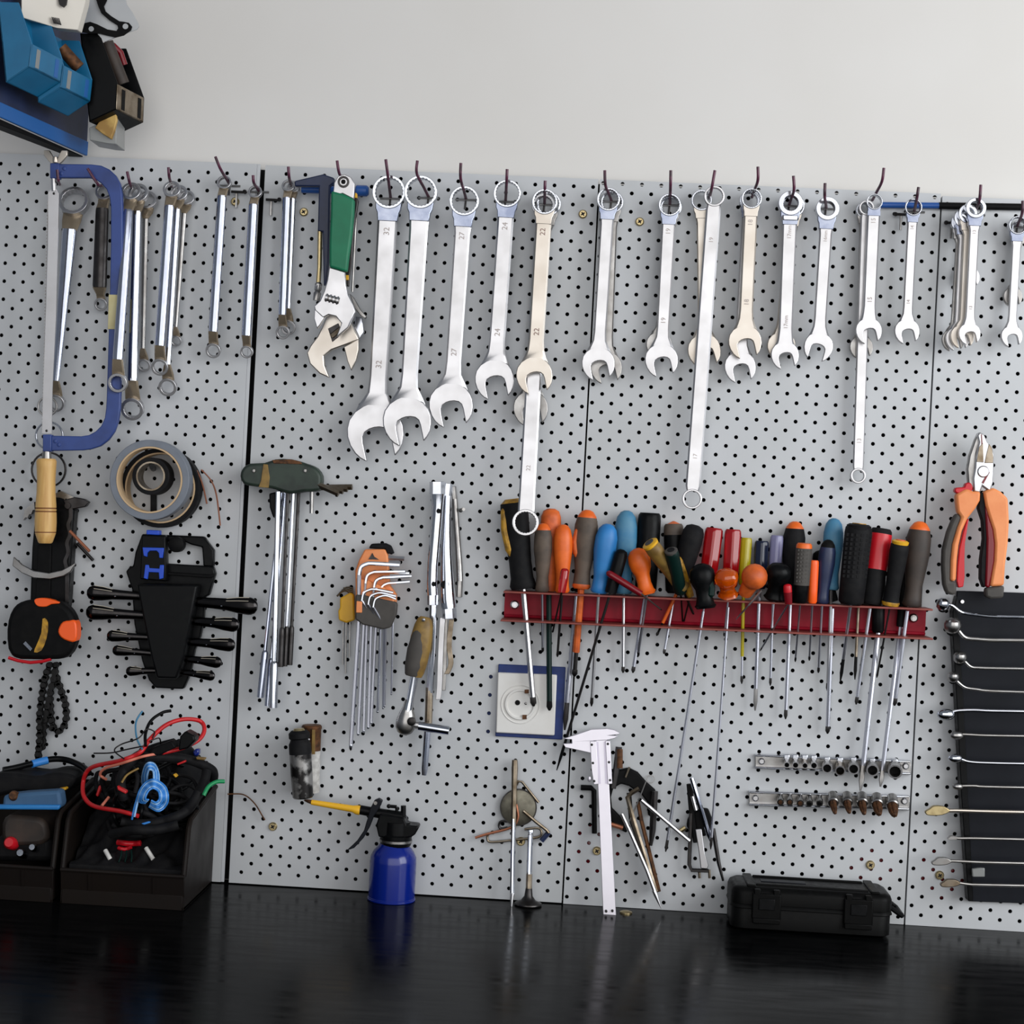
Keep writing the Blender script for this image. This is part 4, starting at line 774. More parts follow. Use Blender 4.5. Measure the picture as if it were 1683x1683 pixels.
driver('small black screwdriver leaning across the blue handles', (1023, 903), (1003, 975), 22, 'black_plastic', 'slim', .046, shaft=(915, 1266), sw=4.6, smat='dark_steel', tip='black_plastic', tipl=.2, ed=.007)
driver('small dark red screwdriver lying slantwise before the orange bulb handle', (997, 940), (1054, 976), 14, 'dark_red', 'slim', .056, shaft=(1088, 1003), sw=3, smat='steel', sd=.05)
driver('orange screwdriver with a bulbous head', (1046, 901), (1063, 980), 37, 'orange', 'bottle', .042, shaft=(1048, 1080), sw=5, smat='blade')
driver('glossy black screwdriver with a broad plain handle', (1068, 843), (1061, 975), 38, 'black_plastic', 'straight', BK, shaft=(1040, 1106), sw=6, smat='blade')
driver('slanted olive-yellow screwdriver with a round grey butt', (1068, 893), (1122, 968), 31, 'olive', 'flare', .036, .052, extra=ring_cap('yellow', 'grey_rubber'), shaft=(1140, 1010), sw=4, smat='dark_steel', sd=.03)
driver('black screwdriver with an orange crown behind the olive one', (1107, 861), (1109, 975), 33, 'black_plastic', 'straight', BK, cap='brown_grip', capf=.84, shaft=(1091, 1075), sw=4.5, extra=lambda t, P, Q, r, g: t.p('crown', MB().lathe(Q-(Q-P)*.04, Q+(Q-P)*.04, [(0, r*.8), (.5, r*.66), (1, r*.1)], 16), 'orange'))
driver('slim dark green screwdriver with a grey butt', (1103, 905), (1119, 975), 24, 'deep_green', 'straight', .040, .050, extra=ring_cap('grey_rubber', 'rubber'), shaft=(1122, 1022), sw=3, smat='dark_steel')
driver('plain black screwdriver leaning beside the dark red transparent pair', (1143, 863), (1113, 974), 37, 'rubber', 'taper', .026, shaft=(1079, 1045), sw=4.5, smat='matte_black', sleeve=('orange', .7))
driver('yellow screwdriver wedged behind the plain black ball-ended one', (1112, 915), (1134, 985), 17, 'yellow_worn', 'slim', .032, shaft=(1124, 1022), sw=3, smat='dark_steel')
driver('ball-ended black and green screwdriver with a very long thin blade', (1152, 926), (1160, 1000), 42, 'black_plastic', 'bottle', .046, .066, shaft=(1094, 1400), sfrom=(1156, 1005), sw=4.8, smat='blade', sd=.034, tipl=.05, extra=stripe('deep_green', 1, .25, .7, .3, .6, lab='dark green side panel'))
driver('dark red transparent screwdriver beside the plain black one', (1174, 868), (1162, 962), 33, 'red_clear', 'straight', .026, flute=.14, low='red_clear', lowf=.2, shaft=(1150, 1050), sw=3.5)
driver('dark red transparent screwdriver beside the yellow transparent one', (1205, 870), (1199, 966), 30, 'red_clear', 'straight', .024, flute=.14, shaft=(1190, 1046), sw=3.5)
driver('short amber transparent screwdriver with a very long thin blade', (1193, 938), (1196, 996), 41, 'amber_clear', 'bottle', .050, .068, flute=.08, shaft=(1168, 1396), sfrom=(1197, 998), sw=4.2, smat='blade', sd=.034, tipl=.05)
driver('yellow transparent screwdriver with a yellow-sleeved blade', (1227, 884), (1222, 962), 20, 'yellow_clear', 'straight', .022, flute=.1, shaft=(1219, 1124), sw=4.4, sleeve=('yellow_clear', .72))
driver('short navy transparent screwdriver with fluted sides', (1252, 889), (1248, 968), 25, 'navy_clear', 'straight', .022, flute=.1, shaft=(1241, 1168), sw=6.2, smat='blade', tip='steel', tipl=.18)
driver('lilac transparent screwdriver beside the black orange-capped one', (1277, 880), (1271, 968), 23, 'lilac_clear', 'straight', .022, flute=.1, shaft=(1266, 1127), sw=4.2)
t = driver('orange ball-handled screwdriver pointing out of the rack, flat blade showing', (1240, 948), (1224, 976), 28, 'orange_worn', 'slim', .046, .064, shaft=(1209, 1019), sfrom=(1252, 970), sw=4.5, smat='satin', tip='satin', tipl=.5, sd=.060, extra=lambda t, P, Q, r, g: t.p('ball_head', MB().ball(Q, 21.5*PM(.06), 18), 'orange_worn', ang=80))
driver('black screwdriver with a red side stripe beside the orange ball', (1282, 926), (1272, 990), 42, 'black_plastic', 'bottle', .042, .060, shaft=(1268, 1036), sw=3, sd=.05, extra=stripe('dark_red', 1, .5, .85, .2, .7, lab='red stripe'))
driver('tiny red round-topped screwdriver before the grid-textured one', (1294, 960), (1296, 992), 14, 'red', 'slim', .056, low='dark_red', lowf=.6, shaft=(1249, 1070), sw=3)
driver('tall charcoal screwdriver with an orange cap behind the grid-textured one', (1307, 857), (1299, 992), 37, 'rubber', 'bulge', BK, cap='orange', capf=.91, shaft=(1291, 1182), sw=5.6, smat='blade')
driver('grid-textured grey screwdriver with an orange cap', (1322, 893), (1315, 995), 27, 'grey_rubber', 'straight', .042, cap='orange', capf=.92, low='black_plastic', lowf=.3, shaft=(1307, 1088), sw=3.2, extra=knurl('grey_rubber', 9, 5))
driver('slim bright orange screwdriver beside the grid-textured one', (1338, 921), (1335, 995), 16, 'orange_bright', 'straight', .040, shaft=(1330, 1086), sw=3.6)
driver('worn blue screwdriver behind the dark navy one', (1371, 852), (1366, 970), 33, 'blue_worn', 'bulge', BK, shaft=(1360, 1136), sw=5.2, smat='satin')
driver('dark navy screwdriver before the worn blue one', (1362, 887), (1351, 994), 28, 'navy', 'bulge', .038, shaft=(1345, 1106), sw=4.2, cap='matte_black', capf=.88)
driver('black handle with a very long bright blade, wedged behind the navy one', (1345, 905), (1369, 990), 26, 'matte_black', 'taper', .010, shaft=(1360, 1206), sfrom=(1368, 1000), sw=7, smat='blade', tipl=.06)
driver('thick black knurled screwdriver with a yellow butt', (1412, 864), (1398, 995), 45, 'rubber', 'straight', .032, extra=lambda t, P, Q, r, g: (ring_cap('rubber', 'yellow_worn')(t, P, Q, r, g), knurl('rubber', 10, 6)(t, P, Q, r, g)), shaft=(1381, 1121), sw=5.2, tipl=.3, tip='matte_black')
driver('black screwdriver hidden behind the thick knurled one, dark blade', (1420, 900), (1411, 992), 24, 'matte_black', 'taper', .010, shaft=(1405, 1117), sw=5, smat='aged', tip='matte_black', tipl=.3)
driver('red and black screwdriver with a glossy red upper grip', (1449, 869), (1431, 996), 37, 'red', 'straight', .028, cap='rubber', capf=.93, low='rubber', lowf=.46, shaft=(1407, 1158), sfrom=(1430, 1000), sw=5.6, smat='blade')
driver('black sleeve screwdriver with a thick long blade crossing the upper socket rail', (1445, 930), (1443, 1040), 22, 'black_plastic', 'straight', .022, shaft=(1414, 1300), sw=8.4, ed=.0235, smat='blade', tip='steel', tipl=.16)
driver('black screwdriver with a yellow and red butt', (1480, 890), (1463, 996), 31, 'rubber', 'flare', .038, .048, extra=ring_cap('yellow', 'orange'), shaft=(1441, 1114), sw=3.2, smat='dark_steel', low='yellow_worn', lowf=.06)
driver('large dark brown screwdriver with an orange cap at the bolted end of the rack', (1513, 857), (1498, 999), 41, 'dark_brown_grip', 'bulge', .026, cap='orange', capf=.9, shaft=(1470, 1160), sfrom=(1491, 1004), sw=7, smat='blade')
driver('dark screwdriver with a long blade ending at the upper socket rail', (1490, 930), (1480, 1030), 20, 'matte_black', 'taper', .012, shaft=(1447, 1293), sw=7.2, ed=.0235, smat='blade', tip='steel', tipl=.1)

# ------------------------------------------------------------ power outlet
t = Th('power_outlet', 'white round-socket power outlet in a blue-edged cutout', 'power outlet', W(865, 1212, 0)); p15 = lambda x, y: (780+x/3.825, 900+y/3.825)
mb = MB(); mb.plate([p15(*q) for q in ((150, 733), (572, 752), (552, 1208), (130, 1186))], -.011, .004); t.p('backing_frame', mb, 'outlet_blue', .001, label='dark blue surround')
mb = MB(); mb.plate([(799, 1086), (929, 1092), (924, 1222), (794, 1215)], -.012, -.006); t.p('back_box', mb, 'outlet_blue', label='blue back box seen through the holes')
mb = MB(); mb.plate([p15(*q) for q in ((146, 785), (518, 800), (502, 1182), (133, 1164))], .002, .0095); t.p('face_plate', mb, 'white_plastic', .0015)
c = W(*p15(288, 985), .0095)
mb = MB(); mb.annulus(c, X_, Z_, 32.5*PM(), 30.5*PM(), .0016, 40); t.p('rim', mb, 'white_plastic', .0005)
mb = MB(); mb.annulus(c+NR*.0005, X_, Z_, 26*PM(), 21.5*PM(), .003, 36); t.p('inner_rim', mb, 'white_plastic', .0008)
for q in ((270, 975), (372, 980)):
    mb = MB(); mb.lathe(*LN(*p15(*q), .0085, .0102), [(0, 4.3*PM()), (1, 4.3*PM())], 14); t.p('contact_hole', mb, 'matte_black')
for q, w_, h_ in (((328, 905), 3.5, 3), ((314, 1066), 3.5, 3.5)):
    x, y = p15(*q); mb = MB(); mb.plate([(x-w_, y-h_), (x+w_, y-h_), (x+w_, y+h_), (x-w_, y+h_)], .009, .0125); t.p('earth_clip', mb, 'rust')
mb = MB(); mb.ball(W(*p15(322, 980), .0098), 2.4*PM(), 8, (1, .3, 1)); t.p('centre_screw', mb, 'steel')

# ------------------------------------------------------------ brass screws that fix the panels, red plugs behind
for k, (x, y, lb) in enumerate(((499, 348, 'near the blue bar and green grip'), (958, 351.5, 'left of the panel seam among the wrenches'), (1051.5, 364, 'right of the panel seam among the wrenches'), (448, 1359, 'left of the blue oil can'), (1431, 1422, 'above the black case'), (1545, 1439, 'beside the lowest wrenches of the tray'), (856, 1383.5, 'under the wire loop by the grey disc'), (981, 1399, 'half hidden by the caliper beam'), (386, 331, 'behind the single ring spanner left of the gap'))):
    t = Th('screw', 'brass cross-head screw '+lb, 'screw', W(x, y, 0), 'brass panel screws'); s = PM()
    mb = MB(); mb.lathe(*LN(x, y, -.002, .0035), [(0, 4*s), (.3, 7.2*s), (.7, 7.2*s), (1, 5.4*s)], 18); hd = t.p('head', mb, 'brass')
    if k in (4, 5, 7): mb = MB(); mb.lathe(*LN(x, y, -.010, -.006), [(0, (36, 42, 44)[(4, 5, 7).index(k)]*s), (1, 36*s)], 20); t.p('wall_plug', mb, 'dark_red', label='red plug seen through the holes')
    for a in (.6, .6+pi/2):
        e = V((cos(a), 0, sin(a))); mb = MB(); mb.box(W(x, y, .0036), e*3.6*s, NR*.0004, e.cross(NR)*1.1*s); t.p('slot', mb, 'ink_dark', par=hd)
# ------------------------------------------------------------ oil can and the two small cylinders
cx_, cy_ = W(645, 1440, .036).x, -.036
t = Th('oil_can', 'blue oil can with black pump head and yellow nozzle', 'oil can', (cx_, cy_, ZB)); R_ = .0305
def lat(prof, n=28, c=(cx_, cy_)):
    mb = MB(); rings = [[V((c[0]+r*cos(2*pi*k/n), c[1]+r*sin(2*pi*k/n), z)) for k in range(n)] for z, r in prof]; mb.loft(rings); return mb
zt = W(650, 1388, .036).z
t.p('bottle', lat([(ZB, R_*.9), (ZB+.001, R_), (ZB+.004, R_), (ZB+.0045, R_*.985), (zt-.022, R_*.985), (zt-.016, R_*.97), (zt-.008, R_*.85), (zt-.002, R_*.66), (zt+.002, R_*.58)]), 'can_blue')
t.p('base_rim', lat([(ZB, R_*1.02), (ZB+.003, R_*1.02)]), 'can_blue', .0008)
cxp = W(652, 1370, .036).x
t.p('cap', lat([(zt-.001, .019), (zt+.003, .0205), (zt+.012, .0205), (zt+.014, .018), (zt+.03, .0175)], 24, (cx_+.002, cy_)), 'black_plastic')
t.p('neck_ring', lat([(zt+.004, .0212), (zt+.007, .0212)], 24, (cx_+.002, cy_)), 'steel')
mb = MB(); mb.plate([(624, 1338), (664, 1345), (668, 1356), (686, 1358), (688, 1362), (682, 1372), (676, 1376), (660, 1378), (622, 1376), (618, 1356)], .020, .050, ); t.p('pump_head', mb, 'black_plastic', .003)
mb = MB(); mb.tube([W(592, 1331, .036), W(625, 1337, .036), W(662, 1343, .036)], [.0062, .0066, .0072], 12); t.p('barrel', mb, 'black_plastic')
mb = MB(); mb.tube([W(592, 1332, .036), W(586, 1331, .036), W(580, 1329.5, .036), W(512, 1318.5, .033)], [.0062, .0062, .0046, .0034], 12); t.p('nozzle', mb, 'yellow_nozzle', label='yellow nozzle')
mb = MB(); mb.lathe(W(513, 1318.5, .033), W(500, 1315, .033), [(0, .003), (.6, .0022), (1, .001)], 8); t.p('nozzle_tip', mb, 'rust')
tr = [(622, 1313), (615, 1316), (608, 1330), (604, 1345), (598, 1365), (586, 1383), (570, 1398), (582, 1394), (597, 1378), (607, 1360), (614, 1342), (625, 1325), (628, 1317)]
mb = MB(); mb.plate(tr, .034, .046); tg = t.p('trigger', mb, 'tray_grey', .001)
mb = MB(); mb.lathe(*LN(617, 1320, .045, .0475), [(0, .0028), (1, .0024)], 10); t.p('rivet', mb, 'steel', par=tg)
mb = MB(); mb.tube([W(639, 1325, .036), W(652, 1326, .036)], .0022, 8); mb.ball(W(639, 1325, .036), .003, 8); mb.tube([W(652, 1342, .036), W(652, 1327, .036)], .0022, 8); mb.tube([W(663, 1345, .036), W(663, 1324, .036)], .0034, 8); t.p('valve_lever', mb, 'black_plastic')
p12 = lambda x, y: (400+x/3.825, 1160+y/3.825)
t = Th('torch_cylinder', 'scuffed black cylinder hanging above the yellow nozzle', 'cylinder', W(494, 1312, .03)); s = PM(.03)
P, Q = W(*p12(375, 580), .042), W(*p12(350, 155), .042)
mb = MB(); mb.lathe(P, Q, [(0, 15*s), (.02, 17*s), (.3, 18*s), (.66, 18*s)], 22); t.p('foil_wrap', mb, 'foil', label='scuffed silver-black wrap')
mb = MB(); mb.lathe(P, Q, [(.655, 18.4*s), (.8, 18.2*s), (.84, 16*s), (.87, 15*s), (.89, 17.5*s), (.96, 17.5*s), (1, 13*s)], 22); t.p('cap', mb, 'rubber')
mb = MB(); mb.lathe(Q, Q+(Q-P)*.03, [(0, 10*s), (1, 8*s)], 14); t.p('contact', mb, 'brass')
mb = MB(); mb.ball(W(*p12(412, 212), .055), .0016, 8); t.p('rivet', mb, 'satin')
t = Th('torch_cylinder', 'cylinder with a white label behind the scuffed black one', 'cylinder', W(518, 1300, .01))
P, Q = W(*p12(425, 545), .014), W(*p12(430, 120), .014)
mb = MB(); mb.lathe(P, Q, [(0, 13*s), (.02, 14.5*s), (.63, 15*s)], 20); t.p('label_sleeve', mb, 'label_white', label='white paper label')
mb = MB(); mb.lathe(P, Q, [(.62, 15.2*s), (.93, 16*s), (.95, 17*s), (.98, 17*s), (1, 15*s)], 20); t.p('upper_body', mb, 'rust', label='dark reddish upper body')
mb = MB(); mb.plate([p12(*q) for q in ((432, 150), (450, 150), (450, 305), (430, 305))], .028, .0295); t.p('yellow_strip', mb, 'olive')

# ------------------------------------------------------------ magnet clusters of keys, blades and clips
t = Th('magnet_disc', 'round grey magnet disc stuck on the panel', 'magnet', W(852, 1357, 0)); mb = MB(); mb.lathe(*LN(852, 1327, .0005, .007), [(0, 30*PM()), (.9, 30*PM()), (1, 28.5*PM())], 36); t.p('disc', mb, 'dirty_disc')
mb = MB(); mb.annulus(W(852, 1327, .0065), X_, Z_, 30.6*PM(), 29*PM(), .002, 36); t.p('rim', mb, 'dark_steel')
t = Th('flat_blade_rod', 'long steel driver blade standing on the bench before the grey disc', 'blade', W(841, 1491, .03))
s = PM(.02); mb = MB(); mb.tube([W(846, 1249, .012), W(846, 1262, .012), W(845, 1300, .014), W(844, 1360, .018)], [4.6*s, 5.4*s, 4.4*s, 4.4*s], 10); t.p('bronze_end', mb, 'aged')
mb = MB(); mb.tube([W(844.5, 1330, .016), W(843, 1400, .022), W(842, 1470, .028)], 4*s, 10); t.p('rod', mb, 'chrome')
mb = MB(); mb.tube([W(842, 1468, .028), W(841, 1480, .030), W(840.5, 1492, .031)], [4*s, 2.6*s, 1.5*s], 8); t.p('tip', mb, 'satin')
def bent(name, label, cat, pts, r, d, mat, grp=None, n=8, k=4, flat=1.0):
    mb = MB(); mb.tube([W(x, y, d) for x, y in (cr(pts, k) if k else pts)], r, n, flat=flat); return solo(name, label, cat, mb, mat, grp)
bent('hex_key', 'thin bent key whose arm slants away above the grey disc', 'hex key', [(849, 1290), (852, 1284), (858, 1285), (885, 1319)], .0018, .009, 'aged', k=0)
bent('hex_key', 'bronze bent key lying over the grey disc with a black end', 'hex key', [(860, 1333), (880, 1350), (898, 1364), (902, 1369)], .0022, .011, 'aged', k=0)
bent('hex_key', 'short black key end below the grey disc', 'hex key', [(902, 1368), (890, 1382)], .0034, .008, 'navy', k=0)
bent('wire_clip', 'looped wire clip like a big paper clip under the grey disc', 'clip', [(781, 1377), (800, 1371), (840, 1360), (851, 1345), (850, 1330), (848, 1322)], .0017, .0085, 'copper_wire')
bent('wire_clip', 'long oval wire loop under the grey disc', 'clip', [(862, 1363), (884, 1361), (890, 1368), (884, 1376), (850, 1380), (808, 1384), (801, 1378), (803, 1371), (815, 1367), (846, 1359)], .0016, .006, 'aged')
bent('wire_clip', 'tiny wire ring beside the grey disc', 'clip', [(834, 1350), (824, 1350), (820, 1356), (823, 1362), (834, 1360)], .0016, .005, 'dark_steel')
t = Th('engine_valve', 'engine valve standing head-down on the bench', 'valve', W(866, 1484, .02)); zc = ZB
vx, vy = W(868, 1484, .019).x, -.019
mb = MB(); tp = W(872, 1364, .010)
t.p('head', lat([(ZB, .0165), (ZB+.0015, .018), (ZB+.003, .0175), (ZB+.006, .010), (ZB+.012, .0055), (ZB+.022, .0042)], 24, (vx, vy)), 'dark_steel')
b0 = V((vx, vy, ZB+.018)); mb.tube([b0, b0.lerp(tp, .28)], .0040, 10); t.p('lower_stem', mb, 'aged')
mb = MB(); mb.tube([b0.lerp(tp, .27), b0.lerp(tp, .92), b0.lerp(tp, .93), b0.lerp(tp, .95), b0.lerp(tp, .96), tp], [.0037, .0037, .0030, .0030, .0037, .0036], 10); t.p('stem', mb, 'chrome')

# caliper
t = Th('caliper', 'steel vernier caliper leaning upright against the panels', 'caliper', W(999, 1503, .045))
p13 = lambda x, y: (780+x/3.825, 1160+y/3.825)
def cal(pts, th, f=0):
    ys = [p13(*q) for q in pts]; front = [W(x, y, .018+.026*(y-1200)/303+f) for x, y in ys]; mb = MB(); mb.prism(front, (0, th, 0)); return mb
t.p('beam', cal([(762, 160), (828, 160), (890, 1318), (808, 1322)], .004), 'caliper_metal', .0006)
t.p('fixed_jaw', cal([(556, 208), (640, 180), (735, 148), (835, 143), (880, 152), (912, 172), (905, 180), (855, 186), (902, 190), (880, 205), (835, 215), (720, 222), (612, 228), (610, 212)], .005, .0015), 'caliper_metal', .0006)
t.p('sliding_jaw', cal([(556, 238), (612, 236), (612, 222), (745, 218), (745, 300), (690, 288), (610, 270), (570, 262)], .005, .0015), 'caliper_metal', .0006)
t.p('slider_rail', cal([(727, 222), (765, 222), (780, 492), (750, 495), (735, 400)], .006, .003), 'caliper_metal', .0005)
t.p('slider_rail', cal([(822, 220), (852, 220), (866, 490), (838, 494)], .006, .003), 'caliper_metal', .0005)
t.p('slide_groove', cal([(765, 228), (778, 228), (794, 490), (780, 490)], .001, .0008), 'caliper_slide'); t.p('slide_groove', cal([(812, 226), (824, 226), (838, 490), (822, 490)], .001, .0008), 'caliper_slide')
for q in ((737, 245), (838, 240), (744, 360), (845, 355), (752, 474), (852, 468), (827, 1293), (866, 1291)):
    x, y = p13(*q); mb = MB(); d_ = .018+.026*(y-1200)/303+.0032; mb.lathe(*LN(x, y, d_-.003, d_+.0004), [(0, 2.1*PM()), (1, 2.1*PM())], 10); t.p('screw', mb, 'ink_dark')
mb = MB(); x, y = p13(722, 460); mb.ball(W(x, y, .024), 4.5*PM(), 10, (.8, .6, 1.1)); t.p('thumb_grip', mb, 'caliper_metal')
# cluster right of the caliper
c5 = lambda x, y: (960+x/5.428, 1200+y/5.428)
t = Th('ring_magnet', 'large dark broken ring magnet beside the caliper', 'magnet', W(1032, 1380, 0))
mb = MB(); mb.plate([c5(*q) for q in ((240, 420), (300, 360), (400, 340), (480, 380), (560, 470), (640, 540), (640, 720), (600, 780), (570, 760), (560, 640), (500, 560), (440, 530), (400, 500), (330, 480), (260, 520), (240, 600), (250, 700), (330, 780), (400, 850), (380, 920), (300, 880), (230, 800), (180, 640))], .001, .012); t.p('body', mb, 'matte_black', .002)
bent('square_bar', 'black angled bar on the panel left of the caliper beam', 'bar', [c5(-30, 512), c5(60, 515), c5(88, 540), c5(92, 920)], .0038, .006, 'matte_black', k=0, n=6)
t = Th('scriber', 'tapered steel scriber with a sharp lower point', 'scriber', W(*c5(690, 1595), .018))
mb = MB(); mb.tube([W(*c5(335, 745), .0285), W(*c5(420, 930), .0285), W(*c5(560, 1250), .0285), W(*c5(630, 1440), .0285)], .0026, 8); t.p('shaft', mb, 'satin')
mb = MB(); mb.tube([W(*c5(622, 1430), .0285), W(*c5(640, 1470), .0285), W(*c5(690, 1595), .0285)], [.0030, .0030, .0004], 8); t.p('point', mb, 'satin')
bent('hex_key', 'long dark L-shaped key hanging from the ring magnet', 'hex key', [c5(490, 520), c5(430, 555), c5(385, 600), c5(440, 800), c5(640, 1440)], .0032, .0222, 'aged', k=0, n=6)
bent('hex_key', 'rusty long key beside the dark L-shaped one', 'hex key', [c5(480, 640), c5(510, 800), c5(560, 1000), c5(668, 1440)], .0026, .0148, 'rust', k=0, n=6)
bent('hex_key', 'second dark long key behind the L-shaped one', 'hex key', [c5(400, 560), c5(420, 800), c5(560, 1200), c5(640, 1450)], .0030, .0155, 'dark_steel', k=0, n=6)
bent('bright_rod', 'bright round rod slanting from the ring magnet to the next cluster', 'rod', [c5(510, 625), c5(940, 990)], .0026, .0285, 'satin', k=0)
bent('punch', 'thick dark punch hanging at the edge of the ring magnet', 'punch', [c5(628, 545), c5(622, 700), c5(610, 900), c5(595, 1030)], [.0046, .0044, .0042, .002], .016, 'dark_steel', k=0)
bent('file_blade', 'dark narrow file behind the caliper slider', 'file', [c5(310, 150), c5(290, 330), c5(255, 520)], .0042, .0145, 'dark_steel', k=0, flat=.4)
bent('file_blade', 'rusty narrow file next to the dark one', 'file', [c5(320, 170), c5(320, 340)], .0036, .0185, 'rust', k=0, flat=.4)
bent('steel_wire', 'thin steel wire crossing the ring magnet', 'wire', [c5(550, 460), c5(480, 640), c5(405, 810)], .0009, .021, 'steel')
bent('small_nail', 'tiny pale nail on top of the ring magnet', 'nail', [c5(405, 330), c5(370, 420)], .0014, .014, 'aged', k=0)
bent('small_nail', 'bronze stub poking out behind the caliper beam', 'nail', [c5(240, 840), c5(345, 872)], .0030, .012, 'copper_wire', k=0)
mb = MB(); mb.annulus(W(*c5(592, 438), .004), X_, Z_, 7*PM(), 6*PM(), .0012, 20); solo('wire_ring', 'tiny thin wire ring above the dark punch', 'ring', mb, 'steel')
# third cluster
t = Th('block_magnet', 'dark block magnet holding rods beside the two long blades', 'magnet', W(1147, 1360, 0))
mb = MB(); mb.plate([c5(*q) for q in ((915, 860), (925, 800), (960, 740), (1060, 700), (1110, 705), (1140, 780), (1140, 880), (1080, 950), (960, 930))], .001, .011); t.p('body', mb, 'matte_black', .002)
bent('bright_rod', 'bright slim rod leaning on the block magnet', 'rod', [c5(958, 425), c5(1110, 930), c5(1125, 990)], [.0032, .0032, .001], .020, 'chrome_blue', k=0)
bent('square_bar', 'black toothed bar behind the bright slim rod', 'bar', [c5(940, 480), c5(960, 700), c5(985, 900), c5(1000, 1000)], .0040, .012, 'matte_black', k=0, n=6)
bent('hex_key', 'dark bracket-shaped key hanging from the block magnet', 'hex key', [c5(955, 740), c5(945, 1000), c5(938, 1200), c5(960, 1250), c5(1110, 1255)], .0026, .015, 'dark_steel', k=0, n=6)
mb = MB(); mb.plate([c5(*q) for q in ((992, 885), (1050, 880), (1078, 1100), (1112, 1210), (1100, 1240), (1040, 1235), (1025, 1100))], .014, .018); solo('chisel_bit', 'pale flat steel bit that widens at its lower end', 'bit', mb, 'satin', bev=.001)
bent('small_nail', 'small pale pin on the toothed bar', 'nail', [c5(965, 590), c5(998, 715)], .0022, .019, 'satin', k=0)
bent('drill_bit', 'thin dark drill bit hanging at the far edge of the block magnet', 'drill bit', [c5(1150, 880), c5(1200, 1180), c5(1240, 1345)], [.0030, .0026, .0014], .010, 'dark_steel', k=0)
bent('small_nail', 'short brass stub between the two magnets', 'nail', [c5(905, 870), c5(850, 905)], .003, .008, 'brass', k=0)
for x in (1025, 1115): bent('small_nail', 'short dark prong below the bracket-shaped key', 'nail', [c5(x, 1245), c5(x+5, 1320)], .0018, .013, 'aged', 'dark prongs', k=0)
mb = MB(); q = W(1029, 1496, .03); q.z = ZB; mb.lathe(q, q+UP*.003, [(0, .008), (.6, .008), (1, .005)], 18); solo('washer', 'small pale brass disc lying on the bench by the caliper foot', 'washer', mb, 'brass')

# ------------------------------------------------------------ socket rails
r7 = lambda x, y: (1210+x/5.429, 1220+y/5.429)
def rail(a, b, h, label):
    t = Th('socket_rail', label, 'socket rail', W(*r7((a[0]+b[0])/2, a[1]+h), 0)); x0, y0 = a; x1, y1 = b
    mb = MB(); mb.plate([r7(x0, y0), r7(x1, y1), r7(x1, y1+h), r7(x0, y0+h)], .001, .004); t.p('back_strip', mb, 'steel', .0005)
    for o_ in (0, h-18):
        mb = MB(); mb.plate([r7(x0, y0+o_), r7(x1, y1+o_), r7(x1, y1+o_+18), r7(x0, y0+o_+18)], .001, .011); t.p('rolled_edge', mb, 'chrome', .0015)
    for x, y in ((x0+58, y0+62), (x1-45, y1+50)):
        mb = MB(); mb.lathe(*LN(*r7(x, y), .004, .0085), [(0, 5.5*PM()), (.6, 5.5*PM()), (1, 3.5*PM())], 16); t.p('bolt', mb, 'satin')
rail((170, 110), (1560, 165), 125, 'upper chrome rail of hollow sockets'); rail((115, 438), (1548, 478), 128, 'lower chrome rail of sockets and rusty bits')
NTH = ('first', 'second', 'third', 'fourth', 'fifth', 'sixth', 'seventh', 'eighth', 'ninth', 'tenth')
for k, (x, y, r, yt) in enumerate(((452, 202, 27, 130), (530, 204, 29, 130), (614, 208, 27, 132), (694, 207, 31, 135), (812, 232, 46, 150), (928, 255, 46, 155), (1048, 238, 50, 155), (1217, 250, 55, 165), (1418, 262, 64, 170))):
    t = Th('socket', ('smallest hollow socket on the upper rail' if k == 0 else 'widest hollow socket on the upper rail' if k == 8 else '%s smallest hollow socket counted from the smallest on the upper rail' % NTH[k]), 'socket', W(*r7(x, y), .004), 'sockets on the upper rail'); s = PM(.03); rr = r/5.43*s
    P = W(*r7(x, y-(y-yt)*.55), .008); Q = W(*r7(x, y), .034); ax = (Q-P).normalized(); uu, vv = frame(ax)
    mb = MB(); rings = []
    for f, g in ((0, .82), (.35, .82), (.45, 1), (1, 1), (1, .78), (.4, .76)): rings.append([P.lerp(Q, f)+(uu*cos(2*pi*j/20)+vv*sin(2*pi*j/20))*rr*g for j in range(20)])
    mb.loft(rings, caps=True); t.p('body', mb, 'aged' if k in (2, 5) else 'steel')
    mb = MB(); mb.lathe(P.lerp(Q, .5), P.lerp(Q, .6), [(0, rr*.74), (1, rr*.74)], 12); t.p('bore', mb, 'matte_black')
    mb = MB(); mb.annulus(Q, uu, vv, rr*1.0, rr*.76, .0012, 24, .04); t.p('rim', mb, 'satin')
    x2, y2 = r7(x, yt-20); mb = MB(); mb.plate([(x2-5, y2), (x2+5, y2), (x2+5, y2+9), (x2-5, y2+9)], .003, .013); t.p('clip', mb, 'chrome', .001)
